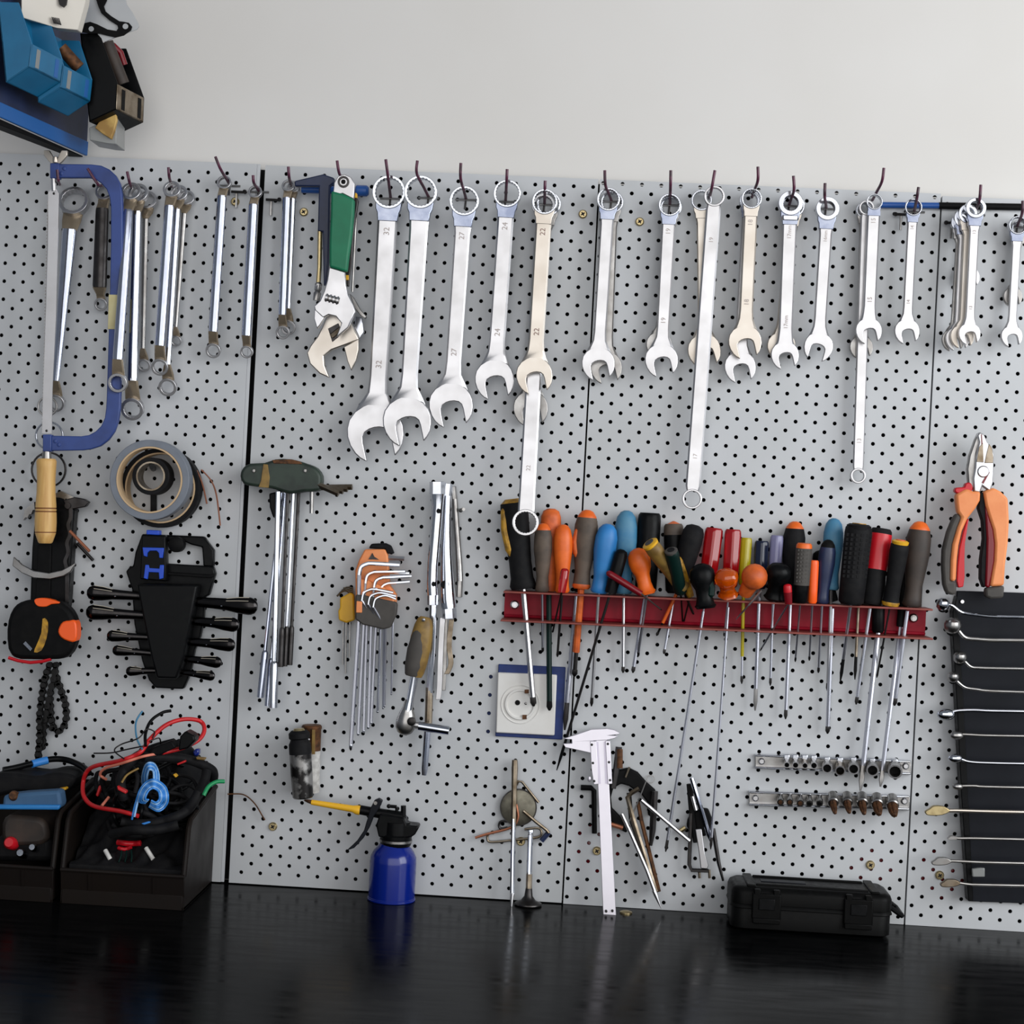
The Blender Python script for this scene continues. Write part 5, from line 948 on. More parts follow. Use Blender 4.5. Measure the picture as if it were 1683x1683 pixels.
for k, (x, y, r) in enumerate(((395, 535, 30), (478, 536, 30), (572, 545, 32), (655, 548, 30), (745, 546, 30))):
    t = Th('socket', ('smallest socket bit at the bolted end of the lower rail' if k == 0 else '%s small socket bit from the bolted end of the lower rail' % NTH[k]), 'socket', W(*r7(x, y), .004), 'small socket bits on the lower rail'); rr = r/5.43*PM(.02)
    P = W(*r7(x, y-60), .008); Q = W(*r7(x, y), .026); mb = MB(); mb.lathe(P, Q, [(0, rr*.7), (.4, rr*.75), (.55, rr), (1, rr)], 16); t.p('body', mb, 'steel')
    mb = MB(); mb.lathe(Q-(Q-P)*.02, Q+(Q-P)*.03, [(0, rr*.68), (1, rr*.62)], 8); t.p('bit', mb, 'rust' if k in (0, 1, 2) else 'dark_steel')
for k, (x, y, r) in enumerate(((865, 545, 52), (992, 545, 50), (1125, 550, 54), (1258, 560, 56), (1395, 570, 58))):
    t = Th('bit_socket', ('%s rusty bit socket from the plain end of the lower rail' % NTH[4-k]), 'bit socket', W(*r7(x, y), .004), 'rusty bit sockets on the lower rail'); rr = r/5.43*PM(.03)
    P = W(*r7(x-5, y-75), .008); Q = W(*r7(x, y), .026); mb = MB(); mb.lathe(P, Q, [(0, rr*.85), (.5, rr*.9), (.7, rr), (.92, rr), (1, rr*.85)], 20); t.p('body', mb, 'steel')
    b0 = Q; b1 = W(*r7(x+18, y+(92 if k in (0, 2) else 86)), .044); bw = (.6, .64, .64, .8, .84)[k]
    mb = MB(); mb.lathe(b0, b1, [(0, rr*bw), (.5, rr*bw*.95), (.75, rr*bw*.75), (.95, rr*bw*.55), (1, rr*bw*.3)], 18, 1, .22, 6); t.p('bit', mb, 'rust', label='rusty star bit')

# ------------------------------------------------------------ orange pliers
t = Th('pliers', 'combination pliers with orange, red and charcoal handles', 'pliers', W(1600, 985, .03)); pp = lambda x, y: (1530+x/5.43, 690+y/5.43); dp = .040
mb = MB(); mb.plate([pp(*q) for q in ((435, 108), (475, 130), (505, 200), (545, 240), (565, 310), (562, 400), (555, 560), (530, 640), (460, 590), (440, 650), (385, 640), (378, 520), (395, 430), (400, 330), (430, 200), (415, 140))], dp-.007, dp+.004); t.p('front_jaw', mb, 'satin', .0015)
mb = MB(); mb.plate([pp(*q) for q in ((425, 112), (390, 190), (345, 320), (325, 440), (335, 560), (360, 610), (400, 620), (395, 430), (405, 300), (440, 180))], dp-.012, dp-.001); t.p('rear_jaw', mb, 'steel', .0015)
mb = MB(); mb.plate([pp(*q) for q in ((430, 245), (465, 205), (470, 380), (408, 375))], dp+.003, dp+.0048); t.p('jaw_flat', mb, 'aged', .0004); mb = MB(); mb.plate([pp(*q) for q in ((500, 290), (520, 215), (545, 250), (557, 330), (555, 385), (480, 385))], dp+.003, dp+.0048); t.p('jaw_flat', mb, 'aged', .0004)
mb = MB(); mb.plate([pp(*q) for q in ((448, 130), (455, 130), (462, 230), (452, 240))], dp+.0038, dp+.0045); t.p('jaw_slit', mb, 'dark_red')
mb = MB(); mb.lathe(*LN(*pp(470, 462), dp+.002, dp+.0062), [(0, 9.5*PM()), (.7, 9.5*PM()), (1, 8*PM())], 22); t.p('pivot', mb, 'satin')
mb = MB(); mb.plate([pp(*q) for q in ((515, 460), (525, 470), (470, 570), (455, 560))], dp+.004, dp+.0052); t.p('joint_slit', mb, 'dark_red')
mb = MB(); mb.plate([pp(*q) for q in ((215, 640), (225, 605), (300, 600), (310, 565), (360, 565), (375, 620), (330, 660), (250, 660))], dp-.010, dp+.003, 2); t.p('finger_guard', mb, 'red', .002, label='red finger guard')
ol = [(225, 665), (320, 615), (385, 640), (445, 640), (440, 720), (400, 790), (330, 880), (280, 990), (250, 1120), (235, 1250), (225, 1440), (175, 1440), (180, 1250), (195, 1110), (240, 960), (275, 870), (240, 820), (230, 740)]
mb = MB(); mb.plate([pp(*q) for q in ol], dp-.010, dp+.006); t.p('handle_face', mb, 'orange_pale', .003, label='orange handle face')
gl = [(235, 830), (275, 870), (240, 960), (195, 1110), (180, 1250), (176, 1440), (228, 1440), (232, 1540), (200, 1570), (140, 1545), (115, 1470), (105, 1300), (110, 1160), (150, 1000), (195, 890)]
mb = MB(); mb.plate([pp(*q) for q in gl], dp-.012, dp+.004); t.p('handle_grip', mb, 'grey_rubber', .004, label='charcoal handle grip')
rl = [(320, 900), (340, 880), (305, 1100), (300, 1250), (302, 1400), (290, 1490), (245, 1500), (232, 1440), (240, 1300), (255, 1150), (290, 1000)]
mb = MB(); mb.plate([pp(*q) for q in rl], dp-.012, dp+.003); t.p('handle_inlay', mb, 'red', .003, label='red handle inlay')
orr = [(470, 640), (560, 605), (625, 640), (690, 700), (700, 900), (690, 1100), (665, 1300), (655, 1480), (530, 1490), (545, 1400), (570, 1250), (575, 1100), (560, 980), (520, 860), (490, 760)]
mb = MB(); mb.plate([pp(*q) for q in orr], dp-.010, dp+.006); t.p('handle_face', mb, 'orange_pale', .003, label='orange handle face')
rr_ = [(485, 760), (520, 860), (560, 980), (576, 1120), (570, 1260), (545, 1400), (528, 1500), (485, 1490), (495, 1250), (500, 1060), (490, 900)]
mb = MB(); mb.plate([pp(*q) for q in rr_], dp-.010, dp+.004); t.p('handle_inlay', mb, 'dark_red', .003, label='red handle inlay')
br_ = [(440, 650), (475, 650), (488, 800), (502, 1000), (498, 1250), (488, 1490), (470, 1500), (442, 1420), (445, 1250), (470, 1060), (460, 900), (425, 790)]
mb = MB(); mb.plate([pp(*q) for q in br_], dp-.012, dp+.002); t.p('handle_back', mb, 'rubber', .003)
mb = MB(); mb.plate([pp(*q) for q in ((490, 1500), (660, 1480), (650, 1590), (540, 1600), (488, 1580))], dp-.010, dp+.005); t.p('handle_tip', mb, 'grey_rubber', .003)
bent('peg_pin', 'dark peg the orange-handled pliers hang on', 'peg', [(1599, 775), (1592, 772)], .0035, .03, 'matte_black', k=0)

# ------------------------------------------------------------ dark wrench tray at the right
t = Th('wrench_tray', 'dark grey sheet-metal wrench tray below the orange-handled pliers', 'tool tray', W(1640, 1485, 0)); w7 = lambda x, y: (1500+x/3.115, 960+y/3.116)
mb = MB(); mb.plate([w7(*q) for q in ((228, 35), (420, 40), (700, 50), (690, 1640), (285, 1625), (250, 1100), (228, 620), (205, 260), (220, 140))], .002, .008); t.p('plate', mb, 'tray_grey', .001)
mb = MB(); mb.plate([w7(*q) for q in ((205, 140), (228, 60), (240, 260), (262, 620), (285, 1100), (312, 1625), (285, 1625), (250, 1100), (226, 620), (205, 260))], .006, .026); t.p('side_lip', mb, 'black_plastic', .001)
mb = MB(); mb.lathe(*LN(*w7(255, 90), .008, .012), [(0, 4*PM()), (1, 3*PM())], 12); t.p('rivet', mb, 'satin')
TW = [((155, 103), [(200, 110), (250, 145), (320, 158), (430, 168), (640, 172)], 34, 'chrome', 'ball'), ((205, 212), [(235, 240), (270, 275), (330, 283), (420, 288), (640, 290)], 44, 'steel', 'ball'), ((243, 375), [(265, 395), (300, 425), (350, 430), (420, 432), (640, 436)], 34, 'steel', 'ball'), ((208, 475), [(230, 500), (270, 530), (330, 540), (400, 548), (640, 556)], 30, 'steel', 'ball'),
      ((170, 668), [(205, 655), (240, 648), (320, 646), (400, 650), (640, 654)], 40, 'chrome', 'oval'), ((225, 775), [(250, 770), (300, 772), (390, 776), (640, 780)], 30, 'steel', 'oval'), ((218, 893), [(250, 898), (290, 910), (380, 916), (640, 922)], 32, 'chrome', 'oval'), ((230, 1037), [(260, 1034), (320, 1034), (370, 1038), (640, 1044)], 24, 'steel', 'oval'),
      ((130, 1160), [(190, 1160), (230, 1160), (300, 1162), (370, 1164), (640, 1170)], 42, 'brass', 'flat'), ((205, 1300), [(240, 1302), (300, 1302), (360, 1303), (640, 1310)], 16, 'steel', 'flat'), ((150, 1420), [(190, 1418), (250, 1420), (360, 1425), (640, 1432)], 34, 'steel', 'flat'), ((195, 1532), [(230, 1530), (290, 1538), (345, 1540), (640, 1546)], 34, 'aged', 'flat')]
TL = ['chrome ball-ended spanner next to the tray rivet', 'largest ball-ended spanner on the dark tray', 'third ball-ended spanner down the dark tray', 'lowest ball-ended spanner on the dark tray', 'spanner with a bluish chrome oval end, first oval on the tray', 'grey oval-ended spanner under the bluish one', 'chrome oval-ended spanner in the middle of the tray', 'smallest oval-ended spanner on the tray', 'brass-coloured flat open spanner on the tray', 'very thin grey spanner under the brass-coloured one', 'grey flat spanner above the brass screw by the tray', 'lowest flat spanner on the dark tray']
for k, (e, pth, r, mt, kd) in enumerate(TW):
    s = PM(.03); rr = r/3.115*s*.92; t = Th('spanner', TL[k], 'wrench', W(*w7(*e), .02), 'spanners clipped on the dark tray'); d_ = .039 if kd == 'ball' else .034
    c = W(*w7(*e), d_)
    if kd == 'ball':
        mb = MB(); mb.lathe(c-NR*rr*.3-UP*rr*.8, c+NR*rr*.2+UP*rr*.9, [(0, rr*.75), (.15, rr*.98), (.55, rr*1.08), (.85, rr*.85), (1, rr*.4)], 18); t.p('box_end', mb, mt)
        mb = MB(); mb.lathe(c-NR*rr*.3-UP*rr*.9, c-UP*rr*.55, [(0, rr*.68), (1, rr*.6)], 12); t.p('bore', mb, 'matte_black')
    elif kd == 'oval':
        mb = MB(); mb.ball(c, rr, 16, (1.25, .75, .8)); t.p('box_end', mb, mt)
    else:
        x, y = e; hw = r*.64; mb = MB(); mb.plate([w7(x-hw*2.4, y+4), w7(x-hw*1.6, y-hw*.3), w7(x-hw*.8, y-hw*.9), w7(x+hw*1.1, y-hw*.8), w7(x+hw*2.2, y-4), w7(x+hw*2.2, y+8), w7(x+hw*.8, y+hw*.9), w7(x-hw*1.2, y+hw*1.0), w7(x-hw*2.2, y+hw*.8)], d_-.004, d_+.003, 2); t.p('open_end', mb, mt, .001)
    mb = MB(); mb.tube([W(*w7(x, y), d_) for x, y in cr([e]+pth, 4)], max(rr*.26, .0020), 10); t.p('shaft', mb, 'satin_warm' if mt == 'brass' else 'chrome' if mt == 'chrome' else 'steel')
mb = MB(); mb.plate([w7(*q) for q in ((305, 1460), (345, 1455), (370, 1455), (370, 1500), (308, 1500))], .03, .036); solo('pale_clip', 'pale worn clip at the lower part of the dark tray', 'clip', mb, 'clear_plastic', bev=.001)
# ------------------------------------------------------------ black case on the bench
x0, x1 = W(1199, 1500, .086).x, W(1468, 1512, .086).x; y0, y1 = -.092, -.008; zt = W(1335, 1446, .02).z; zm = ZB+(zt-ZB)*.60
t = Th('tool_case', 'black plastic carrying case lying shut on the bench', 'case', ((x0+x1)/2, (y0+y1)/2, ZB))
def rbox(xa, xb, ya, yb, za, zb, r, ins=.0):
    mb = MB(); n = 5; rings = []
    for z, k in ((za, ins), (za+.004, 0), (zb-.006, 0), (zb-.002, .0025), (zb, .007)) if ins else ((za, 0), (zb-.008, 0), (zb-.003, .002), (zb, .008)):
        rg = []
        for cx, cy, a0 in ((xb-r, yb-r, 0), (xa+r, yb-r, pi/2), (xa+r, ya+r, pi), (xb-r, ya+r, 1.5*pi)):
            for j in range(n): a = a0+pi/2*j/(n-1); rg.append(V((cx+(r-k)*cos(a), cy+(r-k)*sin(a), z)))
        rings.append(rg)
    mb.loft(rings); return mb
base = rbox(x0+.002, x1-.002, y0+.002, y1-.002, ZB, zm, .016, .008); t.p('base', base, 'case_black', ang=50)
t.p('lid', rbox(x0+.001, x1-.001, y0+.001, y1-.001, zm+.001, zt, .016), 'case_black', ang=50)
t.p('seam_rim', rbox(x0, x1, y0, y1, zm-.0035, zm+.0045, .016), 'case_black', ang=50)
W_ = x1-x0
for f0, f1 in ((.10, .155), (.86, .915)):
    mb = MB(); mb.aabb(x0+W_*f0, x0+W_*f1, y0+.008, y1-.004, zt-.001, zt+.0022); t.p('lid_rib', mb, 'case_black', .0012)
for ya in (y0+.016, y0+.068):
    mb = MB(); mb.aabb(x0+W_*.16, x0+W_*.85, ya, ya+.004, zt-.001, zt+.0022); t.p('lid_rib', mb, 'case_black', .001)
mb = MB(); mb.aabb(x0+W_*.2, x0+W_*.48, y0+.040, y0+.055, zt-.001, zt+.001); t.p('lid_plate', mb, 'tray_grey', .0005)
for f in (.22, .78):
    xc = x0+W_*f; mb = MB(); mb.aabb(xc-.018, xc+.018, y0-.004, y0+.002, zm-.016, zm+.016); la = t.p('latch', mb, 'case_black', .0015)
    mb = MB(); mb.aabb(xc-.010, xc+.010, y0-.0052, y0-.003, zm-.004, zm+.010); t.p('latch_button', mb, 'black_plastic', .0008, par=la)
    mb = MB(); mb.aabb(xc-.017, xc+.017, y0-.0065, y0-.003, zm-.021, zm-.014); t.p('latch_pull', mb, 'case_black', .0012, par=la)
    for sx in (-1, 1): mb = MB(); mb.aabb(xc+sx*.012-.004, xc+sx*.012+.004, y0-.004, y0+.003, zm+.014, zm+.021); t.p('latch_hinge', mb, 'case_black', .001, par=la)
mb = MB(); mb.tube([V((x1-.002, -.035, zm+.006)), V((x1+.012, -.035, zm-.004)), V((x1+.013, -.07, zm-.006)), V((x1-.002, -.072, zm+.004))], .0034, 8); t.p('side_handle', mb, 'black_plastic')

# ------------------------------------------------------------ storage bins on the bench and what lies in them
def bench_bin(xa, xb, db, df, label):
    t = Th('storage_bin', label, 'storage bin', ((xa+xb)/2, -(db+df)/2, ZB), 'brown storage bins on the bench'); th = .003
    zb_, zf, zl = 1.040, 1.020, ZB+.042
    mb = MB(); mb.aabb(xa, xb, -df, -db, ZB, ZB+.004); t.p('bottom', mb, 'bin_brown', .0008)
    mb = MB(); mb.aabb(xa, xb, -db-th, -db, ZB, zb_); t.p('back_wall', mb, 'bin_brown', .0008)
    for x in (xa, xb-th):
        mb = MB(); mb.prism([V((x, -db, ZB)), V((x, -df, ZB)), V((x, -df, zl)), V((x, -df+.014, zf-.006)), V((x, -df+.02, zf)), V((x, -db, zb_))], (th, 0, 0)); t.p('side_wall', mb, 'bin_brown', .0006)
        xo = x-.003 if x == xa else x; mb = MB(); mb.tube([V((x+th/2, -db, zb_)), V((x+th/2, -df+.02, zf)), V((x+th/2, -df+.012, zf-.008)), V((x+th/2, -df-.001, zl))], .0034, 8); t.p('rim', mb, 'bin_brown')
    mb = MB(); mb.prism([V((xa, -df, ZB+.016)), V((xa, -df-.005, zl)), V((xa, -df-.002, zl)), V((xa, -df+.003, ZB+.016))], (xb-xa, 0, 0)); t.p('front_lip', mb, 'bin_brown', .0006)
    mb = MB(); mb.aabb(xa+.002, xb-.002, -df-.001, -df+.004, ZB, ZB+.018); t.p('front_foot', mb, 'bin_brown', .0006)
    mb = MB(); mb.tube([V((xa, -df-.004, zl)), V((xb, -df-.004, zl))], .0026, 8); t.p('lip_rim', mb, 'bin_brown')
    for f in (.24, .76):
        x = xa+(xb-xa)*f; mb = MB(); mb.prism([V((x-.002, -df-.0015, ZB+.018)), V((x-.002, -df-.006, zl-.003)), V((x+.002, -df-.006, zl-.003)), V((x+.002, -df-.0015, ZB+.018))], (0, .002, 0)); t.p('label_groove', mb, 'bin_brown')
    return t
bench_bin(-.6265, -.4735, .004, .165, 'brown storage bin overflowing with tangled cables')
bench_bin(-.790, -.636, .004, .165, 'brown storage bin with a blue cloth next to the cable bin')
b10 = lambda x, y: (x/3.825, 1140+y/3.825)
HX0, HX1, HD0, HD1 = -.6195, -.4805, .009, .157      # packed heap inside the cable bin
def lerp_tab(tab, x):
    if x <= tab[0][0]: return tab[0][1]
    for (a, b), (c, e) in zip(tab, tab[1:]):
        if x <= c: return b+(e-b)*(x-a)/(c-a)
    return tab[-1][1]
TOPZ = ((-.6195, 1.028), (-.60, 1.048), (-.58, 1.066), (-.56, 1.082), (-.53, 1.094), (-.51, 1.096), (-.495, 1.078), (-.4805, 1.050))
FALL = ((.009, 1.0), (.03, 1.0), (.05, .86), (.07, .64), (.09, .42), (.11, .24), (.13, .10), (.157, 0.0))
def heap_z(x, d):
    zf = .960; n = .0035*sin(x*190+d*70)+.003*sin(x*90-d*160+1)+.002*sin(x*330+d*240)
    return zf+(lerp_tab(TOPZ, x)-zf)*lerp_tab(FALL, d)+n*min(1, (HD1-d)/.02)
def heap_d(px, py):
    """distance from the panel at which the line of sight meets the heap"""
    d = HD1
    while d > HD0:
        p = W(px, py, d)
        if HX0 < p.x < HX1 and p.z < heap_z(p.x, d):
            for k in range(4):
                q = W(px, py, d+.001)
                if d+.001 <= HD1 and q.z < heap_z(q.x, d+.001): d += .001
            return d
        d -= .004
    return None
PLACED = np.zeros((0, 4))
def clear_d(px, py, r):
    """smallest distance at which a strand of radius r lies on top of everything placed so far"""
    best = heap_d(px, py); best = None if best is None else best+r+.0004
    if len(PLACED):
        l2 = ((PLACED[:, 0]-px)**2+(PLACED[:, 1]-py)**2)*PM(.1)**2; R2 = (PLACED[:, 3]+r+.0002)**2; k = l2 < R2
        if k.any():
            c = float((PLACED[k, 2]+np.sqrt(R2[k]-l2[k])).max()); best = c if best is None else max(best, c)
    return best
def cable(pts, r, mat, name, label, grp=None, k=6, cat='cable', n=8, drape=True):
    """pts: (crop x, crop y, distance from panel); the strand is laid over the heap and the strands below it"""
    global PLACED
    path = [(x/3.825, 1140+y/3.825, d) for x, y, d in cr(pts, max(k, 8))]
    if drape:
        ds = []
        for x, y, d in path:
            c = clear_d(x, y, r); ds.append((d, False) if c is None else (c, True))
        q = [d for d, h in ds]; arc = [0]
        for a, b in zip(path, path[1:]): arc.append(arc[-1]+math.hypot(a[0]-b[0], a[1]-b[1])*PM(.1))
        if any(h for d, h in ds):               # free ends come down to the height of the draped part
            hit = [i for i, (d, h) in enumerate(ds) if h]
            q = [q[i] if ds[i][1] else min(q[i], max(q[j]+.6*abs(arc[i]-arc[j]) for j in (min(hit, key=lambda j: abs(arc[i]-arc[j])),))) for i in range(len(q))]
        for _ in range(2):
            q = [max(q[j]-.75*abs(arc[i]-arc[j]) for j in range(len(q))) for i in range(len(q))]
            q = [max(q[i], (q[max(i-1, 0)]+q[i]*2+q[min(i+1, len(q)-1)])/4) for i in range(len(q))]
        path = [(x, y, d) for (x, y, _), d in zip(path, q)]
    mb = MB(); mb.tube([W(x, y, d) for x, y, d in path], r, n)
    dense = []
    for a, b in zip(path, path[1:]):
        m_ = max(1, int(math.hypot(a[0]-b[0], a[1]-b[1])/1.2))
        dense += [tuple(a[c]+(b[c]-a[c])*i/m_ for c in range(3))+(r,) for i in range(m_)]
    PLACED = np.vstack([PLACED, np.array(dense+[path[-1]+(r,)])])
    return solo(name, label, cat, mb, mat, grp, ang=60)
nx, nd = 44, 40; mb = MB(); g = [[V((HX0+(HX1-HX0)*a/nx, -(HD0+(HD1-HD0)*b/nd), heap_z(HX0+(HX1-HX0)*a/nx, HD0+(HD1-HD0)*b/nd))) for a in range(nx+1)] for b in range(nd+1)]
mb.loft(g, caps=False, closed=False)
rim_ = [g[0][a] for a in range(nx+1)]+[g[b][nx] for b in range(1, nd+1)]+[g[nd][a] for a in range(nx-1, -1, -1)]+[g[b][0] for b in range(nd-1, 0, -1)]
mb.loft([rim_, [V((p.x, p.y, ZB+.0042)) for p in rim_]], caps=False); mb.add([V((p.x, p.y, ZB+.0042)) for p in rim_], [tuple(range(len(rim_)))])
solo('cable_heap', 'dark packed mass under the tangled cables', 'cable heap', mb, 'rubber', ang=80)['kind'] = 'stuff'
rnd = random.Random(5)
for k in range(34):
    cx = rnd.uniform(720, 1180); cy = rnd.uniform(480, 820); dd = rnd.uniform(.08, .138); a0 = rnd.uniform(0, 6.28); rx = rnd.uniform(70, 190); ry = rnd.uniform(60, 150)
    pts = []
    for j in range(7):
        a = a0+j*.75; x = cx+rx*cos(a); y = cy+ry*sin(a); x = min(max(x, 610), 1235); y = min(max(y, 420+abs(x-1000)*.22), 900); pts.append((x, y, min(max(dd+.02*sin(a*1.3+k), .02), .15)))
    cable(pts, rnd.choice((.0022, .0028, .0036)), 'rubber' if k % 3 else 'black_plastic', 'black_cable', 'black cable in the tangled heap of the cable bin', 'black cables in the cable bin', 4)
for k, pts in enumerate((((780, 660, .13), (760, 540, .11), (830, 420, .08), (960, 350, .06), (1100, 310, .05)), ((900, 400, .09), (1050, 400, .07), (1200, 420, .06), (1330, 480, .05), (1340, 540, .06)), ((1080, 800, .13), (1200, 700, .12), (1280, 560, .10), (1300, 480, .08)), ((760, 800, .14), (900, 820, .15), (1060, 790, .15), (1180, 730, .14), (1250, 620, .12)), ((700, 885, .13), (820, 860, .14), (990, 855, .14), (1120, 825, .13)))):
    cable(pts, .0062, 'rubber', 'cable_conduit', 'thick ribbed black conduit in the cable bin', 'black conduits in the cable bin', 5, n=10)
cable([(870, 770, .15), (760, 740, .155), (600, 710, .16), (535, 660, .155), (520, 590, .14), (540, 500, .11), (600, 455, .09), (760, 420, .07), (880, 370, .055), (940, 290, .045), (1040, 200, .035), (1150, 162, .03), (1255, 172, .03), (1285, 225, .032), (1250, 290, .04), (1150, 340, .055), (1020, 372, .07)], .0028, 'red_cable', 'red_cable', 'long red cable looping high above the cable bin')
cable([(1010, 375, .075), (900, 395, .09), (760, 440, .12), (660, 470, .13), (630, 510, .14), (670, 540, .14)], .0018, 'salmon_wire', 'salmon_wire', 'short salmon wire curling over the cable bin')
cable([(640, 705, .158), (685, 650, .15)], .0018, 'salmon_wire', 'salmon_wire', 'straight salmon wire stub by the red cable', k=2)
for k in range(5):
    f = 1-.15*k; cx, cy = 946, 505
    cable([(cx-48*f, cy+85, .13), (cx-52*f, cy+15, .13), (cx-26*f, cy-62*f, .125), (cx+22*f, cy-64*f, .125), (cx+50*f, cy-6, .13), (cx+52*f, cy+62, .135)], .0013, 'blue_wire' if k % 2 else 'pale_blue_wire', 'blue_wire', 'blue wire of the tied bundle on the cable bin', 'blue wire bundle', 8, 'wire', 6)
for k in range(6):
    f = 1-.11*k; cx, cy = 962, 640
    cable([(cx-(132 if k < 2 else 60)*f, cy+(150 if k < 2 else 62)*f, .15), (cx-108*f, cy+45*f, .15), (cx-70*f, cy-55*f, .148), (cx, cy-100*f, .145), (cx+78*f, cy-52*f, .145), (cx+92*f, cy+40*f, .15), (cx+40*f, cy+98*f, .155), (cx-25*f, cy+70*f, .15)], .0013, ('blue_wire', 'pale_blue_wire', 'blue_wire')[k % 3], 'blue_wire', 'blue wire of the tied bundle on the cable bin', 'blue wire bundle', 8, 'wire', 6)
cable([(1280, 640, .12), (1310, 585, .115), (1360, 555, .11), (1410, 552, .105)], .0026, 'green_wire', 'green_wire', 'green wire end at the edge of the cable bin')
cable([(765, 560, .14), (800, 510, .138), (870, 470, .13)], .0014, 'olive', 'thin_wire', 'thin yellow-green wire in the cable bin')
cable([(895, 350, .05), (860, 280, .03), (855, 180, .02), (895, 110, .012)], .0012, 'blue_worn', 'thin_wire', 'thin teal wire standing up from the cable bin')
cable([(915, 330, .05), (915, 250, .035), (950, 170, .02), (1020, 120, .012), (1075, 108, .01)], .0020, 'black_plastic', 'black_wire', 'black wire with a bent tip standing up from the cable bin')
cable([(590, 375, .02), (700, 372, .03), (800, 350, .035), (900, 330, .04)], .0009, 'dark_steel', 'thin_wire', 'hair-thin grey wire reaching towards the chain')
cable([(780, 410, .05), (720, 360, .035), (760, 320, .03), (870, 280, .025), (920, 225, .02), (970, 240, .025), (960, 280, .03)], .0009, 'dark_steel', 'thin_wire', 'hair-thin looped grey wire above the cable bin')
cable([(940, 300, .04), (1000, 280, .04), (1010, 320, .045)], .0009, 'dark_steel', 'thin_wire', 'hair-thin hooked grey wire by the red loop')
cable([(1430, 632, .012), (1530, 635, .010), (1600, 690, .009), (1650, 770, .008), (1665, 795, .008)], .0009, 'rust', 'thin_wire', 'thin brown wire crossing the panel gap from the cable bin')
def blk(pts, d0, d1, mat, name, label, cat, bev=.001, sm=0, lay=True):
    if lay:
        c_ = [clear_d(*b10(*q), .0002) for q in list(pts)+[(sum(p[0] for p in pts)/len(pts), sum(p[1] for p in pts)/len(pts))]]; c_ = sorted(q for q in c_ if q is not None)
        if c_: d1 = c_[len(c_)//2]+(d1-d0); d0 = c_[len(c_)//2]-.001
    mb = MB(); mb.plate([b10(*q) for q in pts], d0, d1, sm); return solo(name, label, cat, mb, mat, bev=bev)
blk([(1130, 270), (1165, 235), (1220, 265), (1225, 300), (1180, 345), (1120, 360)], .02, .045, 'black_plastic', 'plug_connector', 'black plug connector under the red cable loop', 'connector', .002)
blk([(960, 340), (1080, 295), (1105, 340), (1000, 390), (930, 385)], .04, .06, 'matte_black', 'plug_connector', 'long black connector with a yellow clip', 'connector', .002)
blk([(1062, 345), (1085, 320), (1075, 295), (1105, 325), (1105, 345)], .058, .066, 'yellow', 'wire_clip', 'yellow clip on the long black connector', 'clip')
blk([(1210, 370), (1225, 348), (1250, 350), (1248, 390), (1220, 395)], .05, .062, 'can_blue', 'twist_connector', 'small blue twist connector under the red cable loop', 'connector', .002)
blk([(1085, 510), (1095, 505), (1112, 522), (1102, 530)], .125, .135, 'yellow', 'twist_connector', 'tiny yellow twist connector on the cable heap', 'connector')
blk([(1110, 440), (1160, 420), (1165, 432), (1115, 452)], .08, .088, 'red_cable', 'wire_stub', 'short red wire stub on the cable heap', 'wire')
blk([(1230, 400), (1290, 405), (1285, 420), (1235, 415)], .06, .068, 'olive', 'fuse', 'small orange-brown fuse at the edge of the cable heap', 'fuse')
blk([(600, 640), (620, 580), (640, 575), (615, 650)], .14, .148, 'red_cable', 'wire_stub', 'short red strap left of the blue wire bundle', 'strap')
blk([(735, 580), (795, 615), (790, 632), (738, 605)], .135, .143, 'red_cable', 'wire_stub', 'short red strap touching the blue wire bundle', 'strap')
blk([(885, 818), (930, 805), (945, 812), (905, 826)], .155, .16, 'blue_wire', 'wire_stub', 'blue tab below the blue wire bundle', 'tab')
for k, (a, b, lb) in enumerate((((740, 935), (885, 940), 'upper'), ((745, 970), (825, 964), 'lower'))):
    cable([(*a, .15), ((a[0]+b[0])/2, a[1]+8, .15), (*b, .15)], .0036 if k == 0 else .0024, 'red', 'red_tube', lb+' glossy red tube behind the bin lip', 'red tubes in the cable bin', 4, 'tube', 10)
for a, b, lb in (((662, 985), (692, 1040), 'beside the green wires'), ((918, 970), (962, 1040), 'under the red tubes')):
    cable([(*a, .15), (*b, .15)], .0028, 'white_plastic', 'white_terminal', 'pale terminal '+lb+' in the cable bin', None, 4, 'terminal')
for k in range(3):
    cable([(765+k*30, 985, .156), (760+k*34, 1020, .156), (745+k*40, 1060, .156)], .001, 'deep_green', 'thin_wire', 'dark green wire under the red tubes', 'dark green wires', 3)
# second bin
cable([(20, 480, .08), (100, 465, .07), (200, 440, .055), (330, 412, .04), (430, 420, .04), (520, 460, .06), (560, 500, .08)], .0040, 'black_plastic', 'black_lead', 'black lead with a blue band arching between the bins', drape=False)
cable([(200, 443, .0555), (250, 430, .048), (300, 418, .043)], .0052, 'blue_wire', 'cable_band', 'blue band on the arching black lead', None, 3, 'band', drape=False)
blk([(20, 640), (150, 625), (372, 610), (384, 690), (376, 728), (10, 728)], .124, .150, 'rag_blue', 'folded_cloth', 'folded grey-blue cloth in the bin beside the cables', 'cloth', .004, lay=False)
blk([(-20, 700), (376, 702), (368, 732), (-20, 730)], .148, .156, 'blue_handle', 'blue_strip', 'bright blue strip across the bin beside the cables', 'strip', .002, lay=False)
blk([(-60, 520), (60, 500), (220, 520), (330, 500), (450, 512), (470, 552), (405, 622), (330, 640), (100, 620), (-60, 650)], .03, .10, 'rubber', 'rubber_part', 'lumpy black rubber part behind the blue cloth', 'rubber part', .01, 3, lay=False)
blk([(360, 600), (410, 590), (415, 605), (370, 614)], .10, .112, 'yellow', 'wire_clip', 'yellow tab behind the blue cloth', 'tab', lay=False)
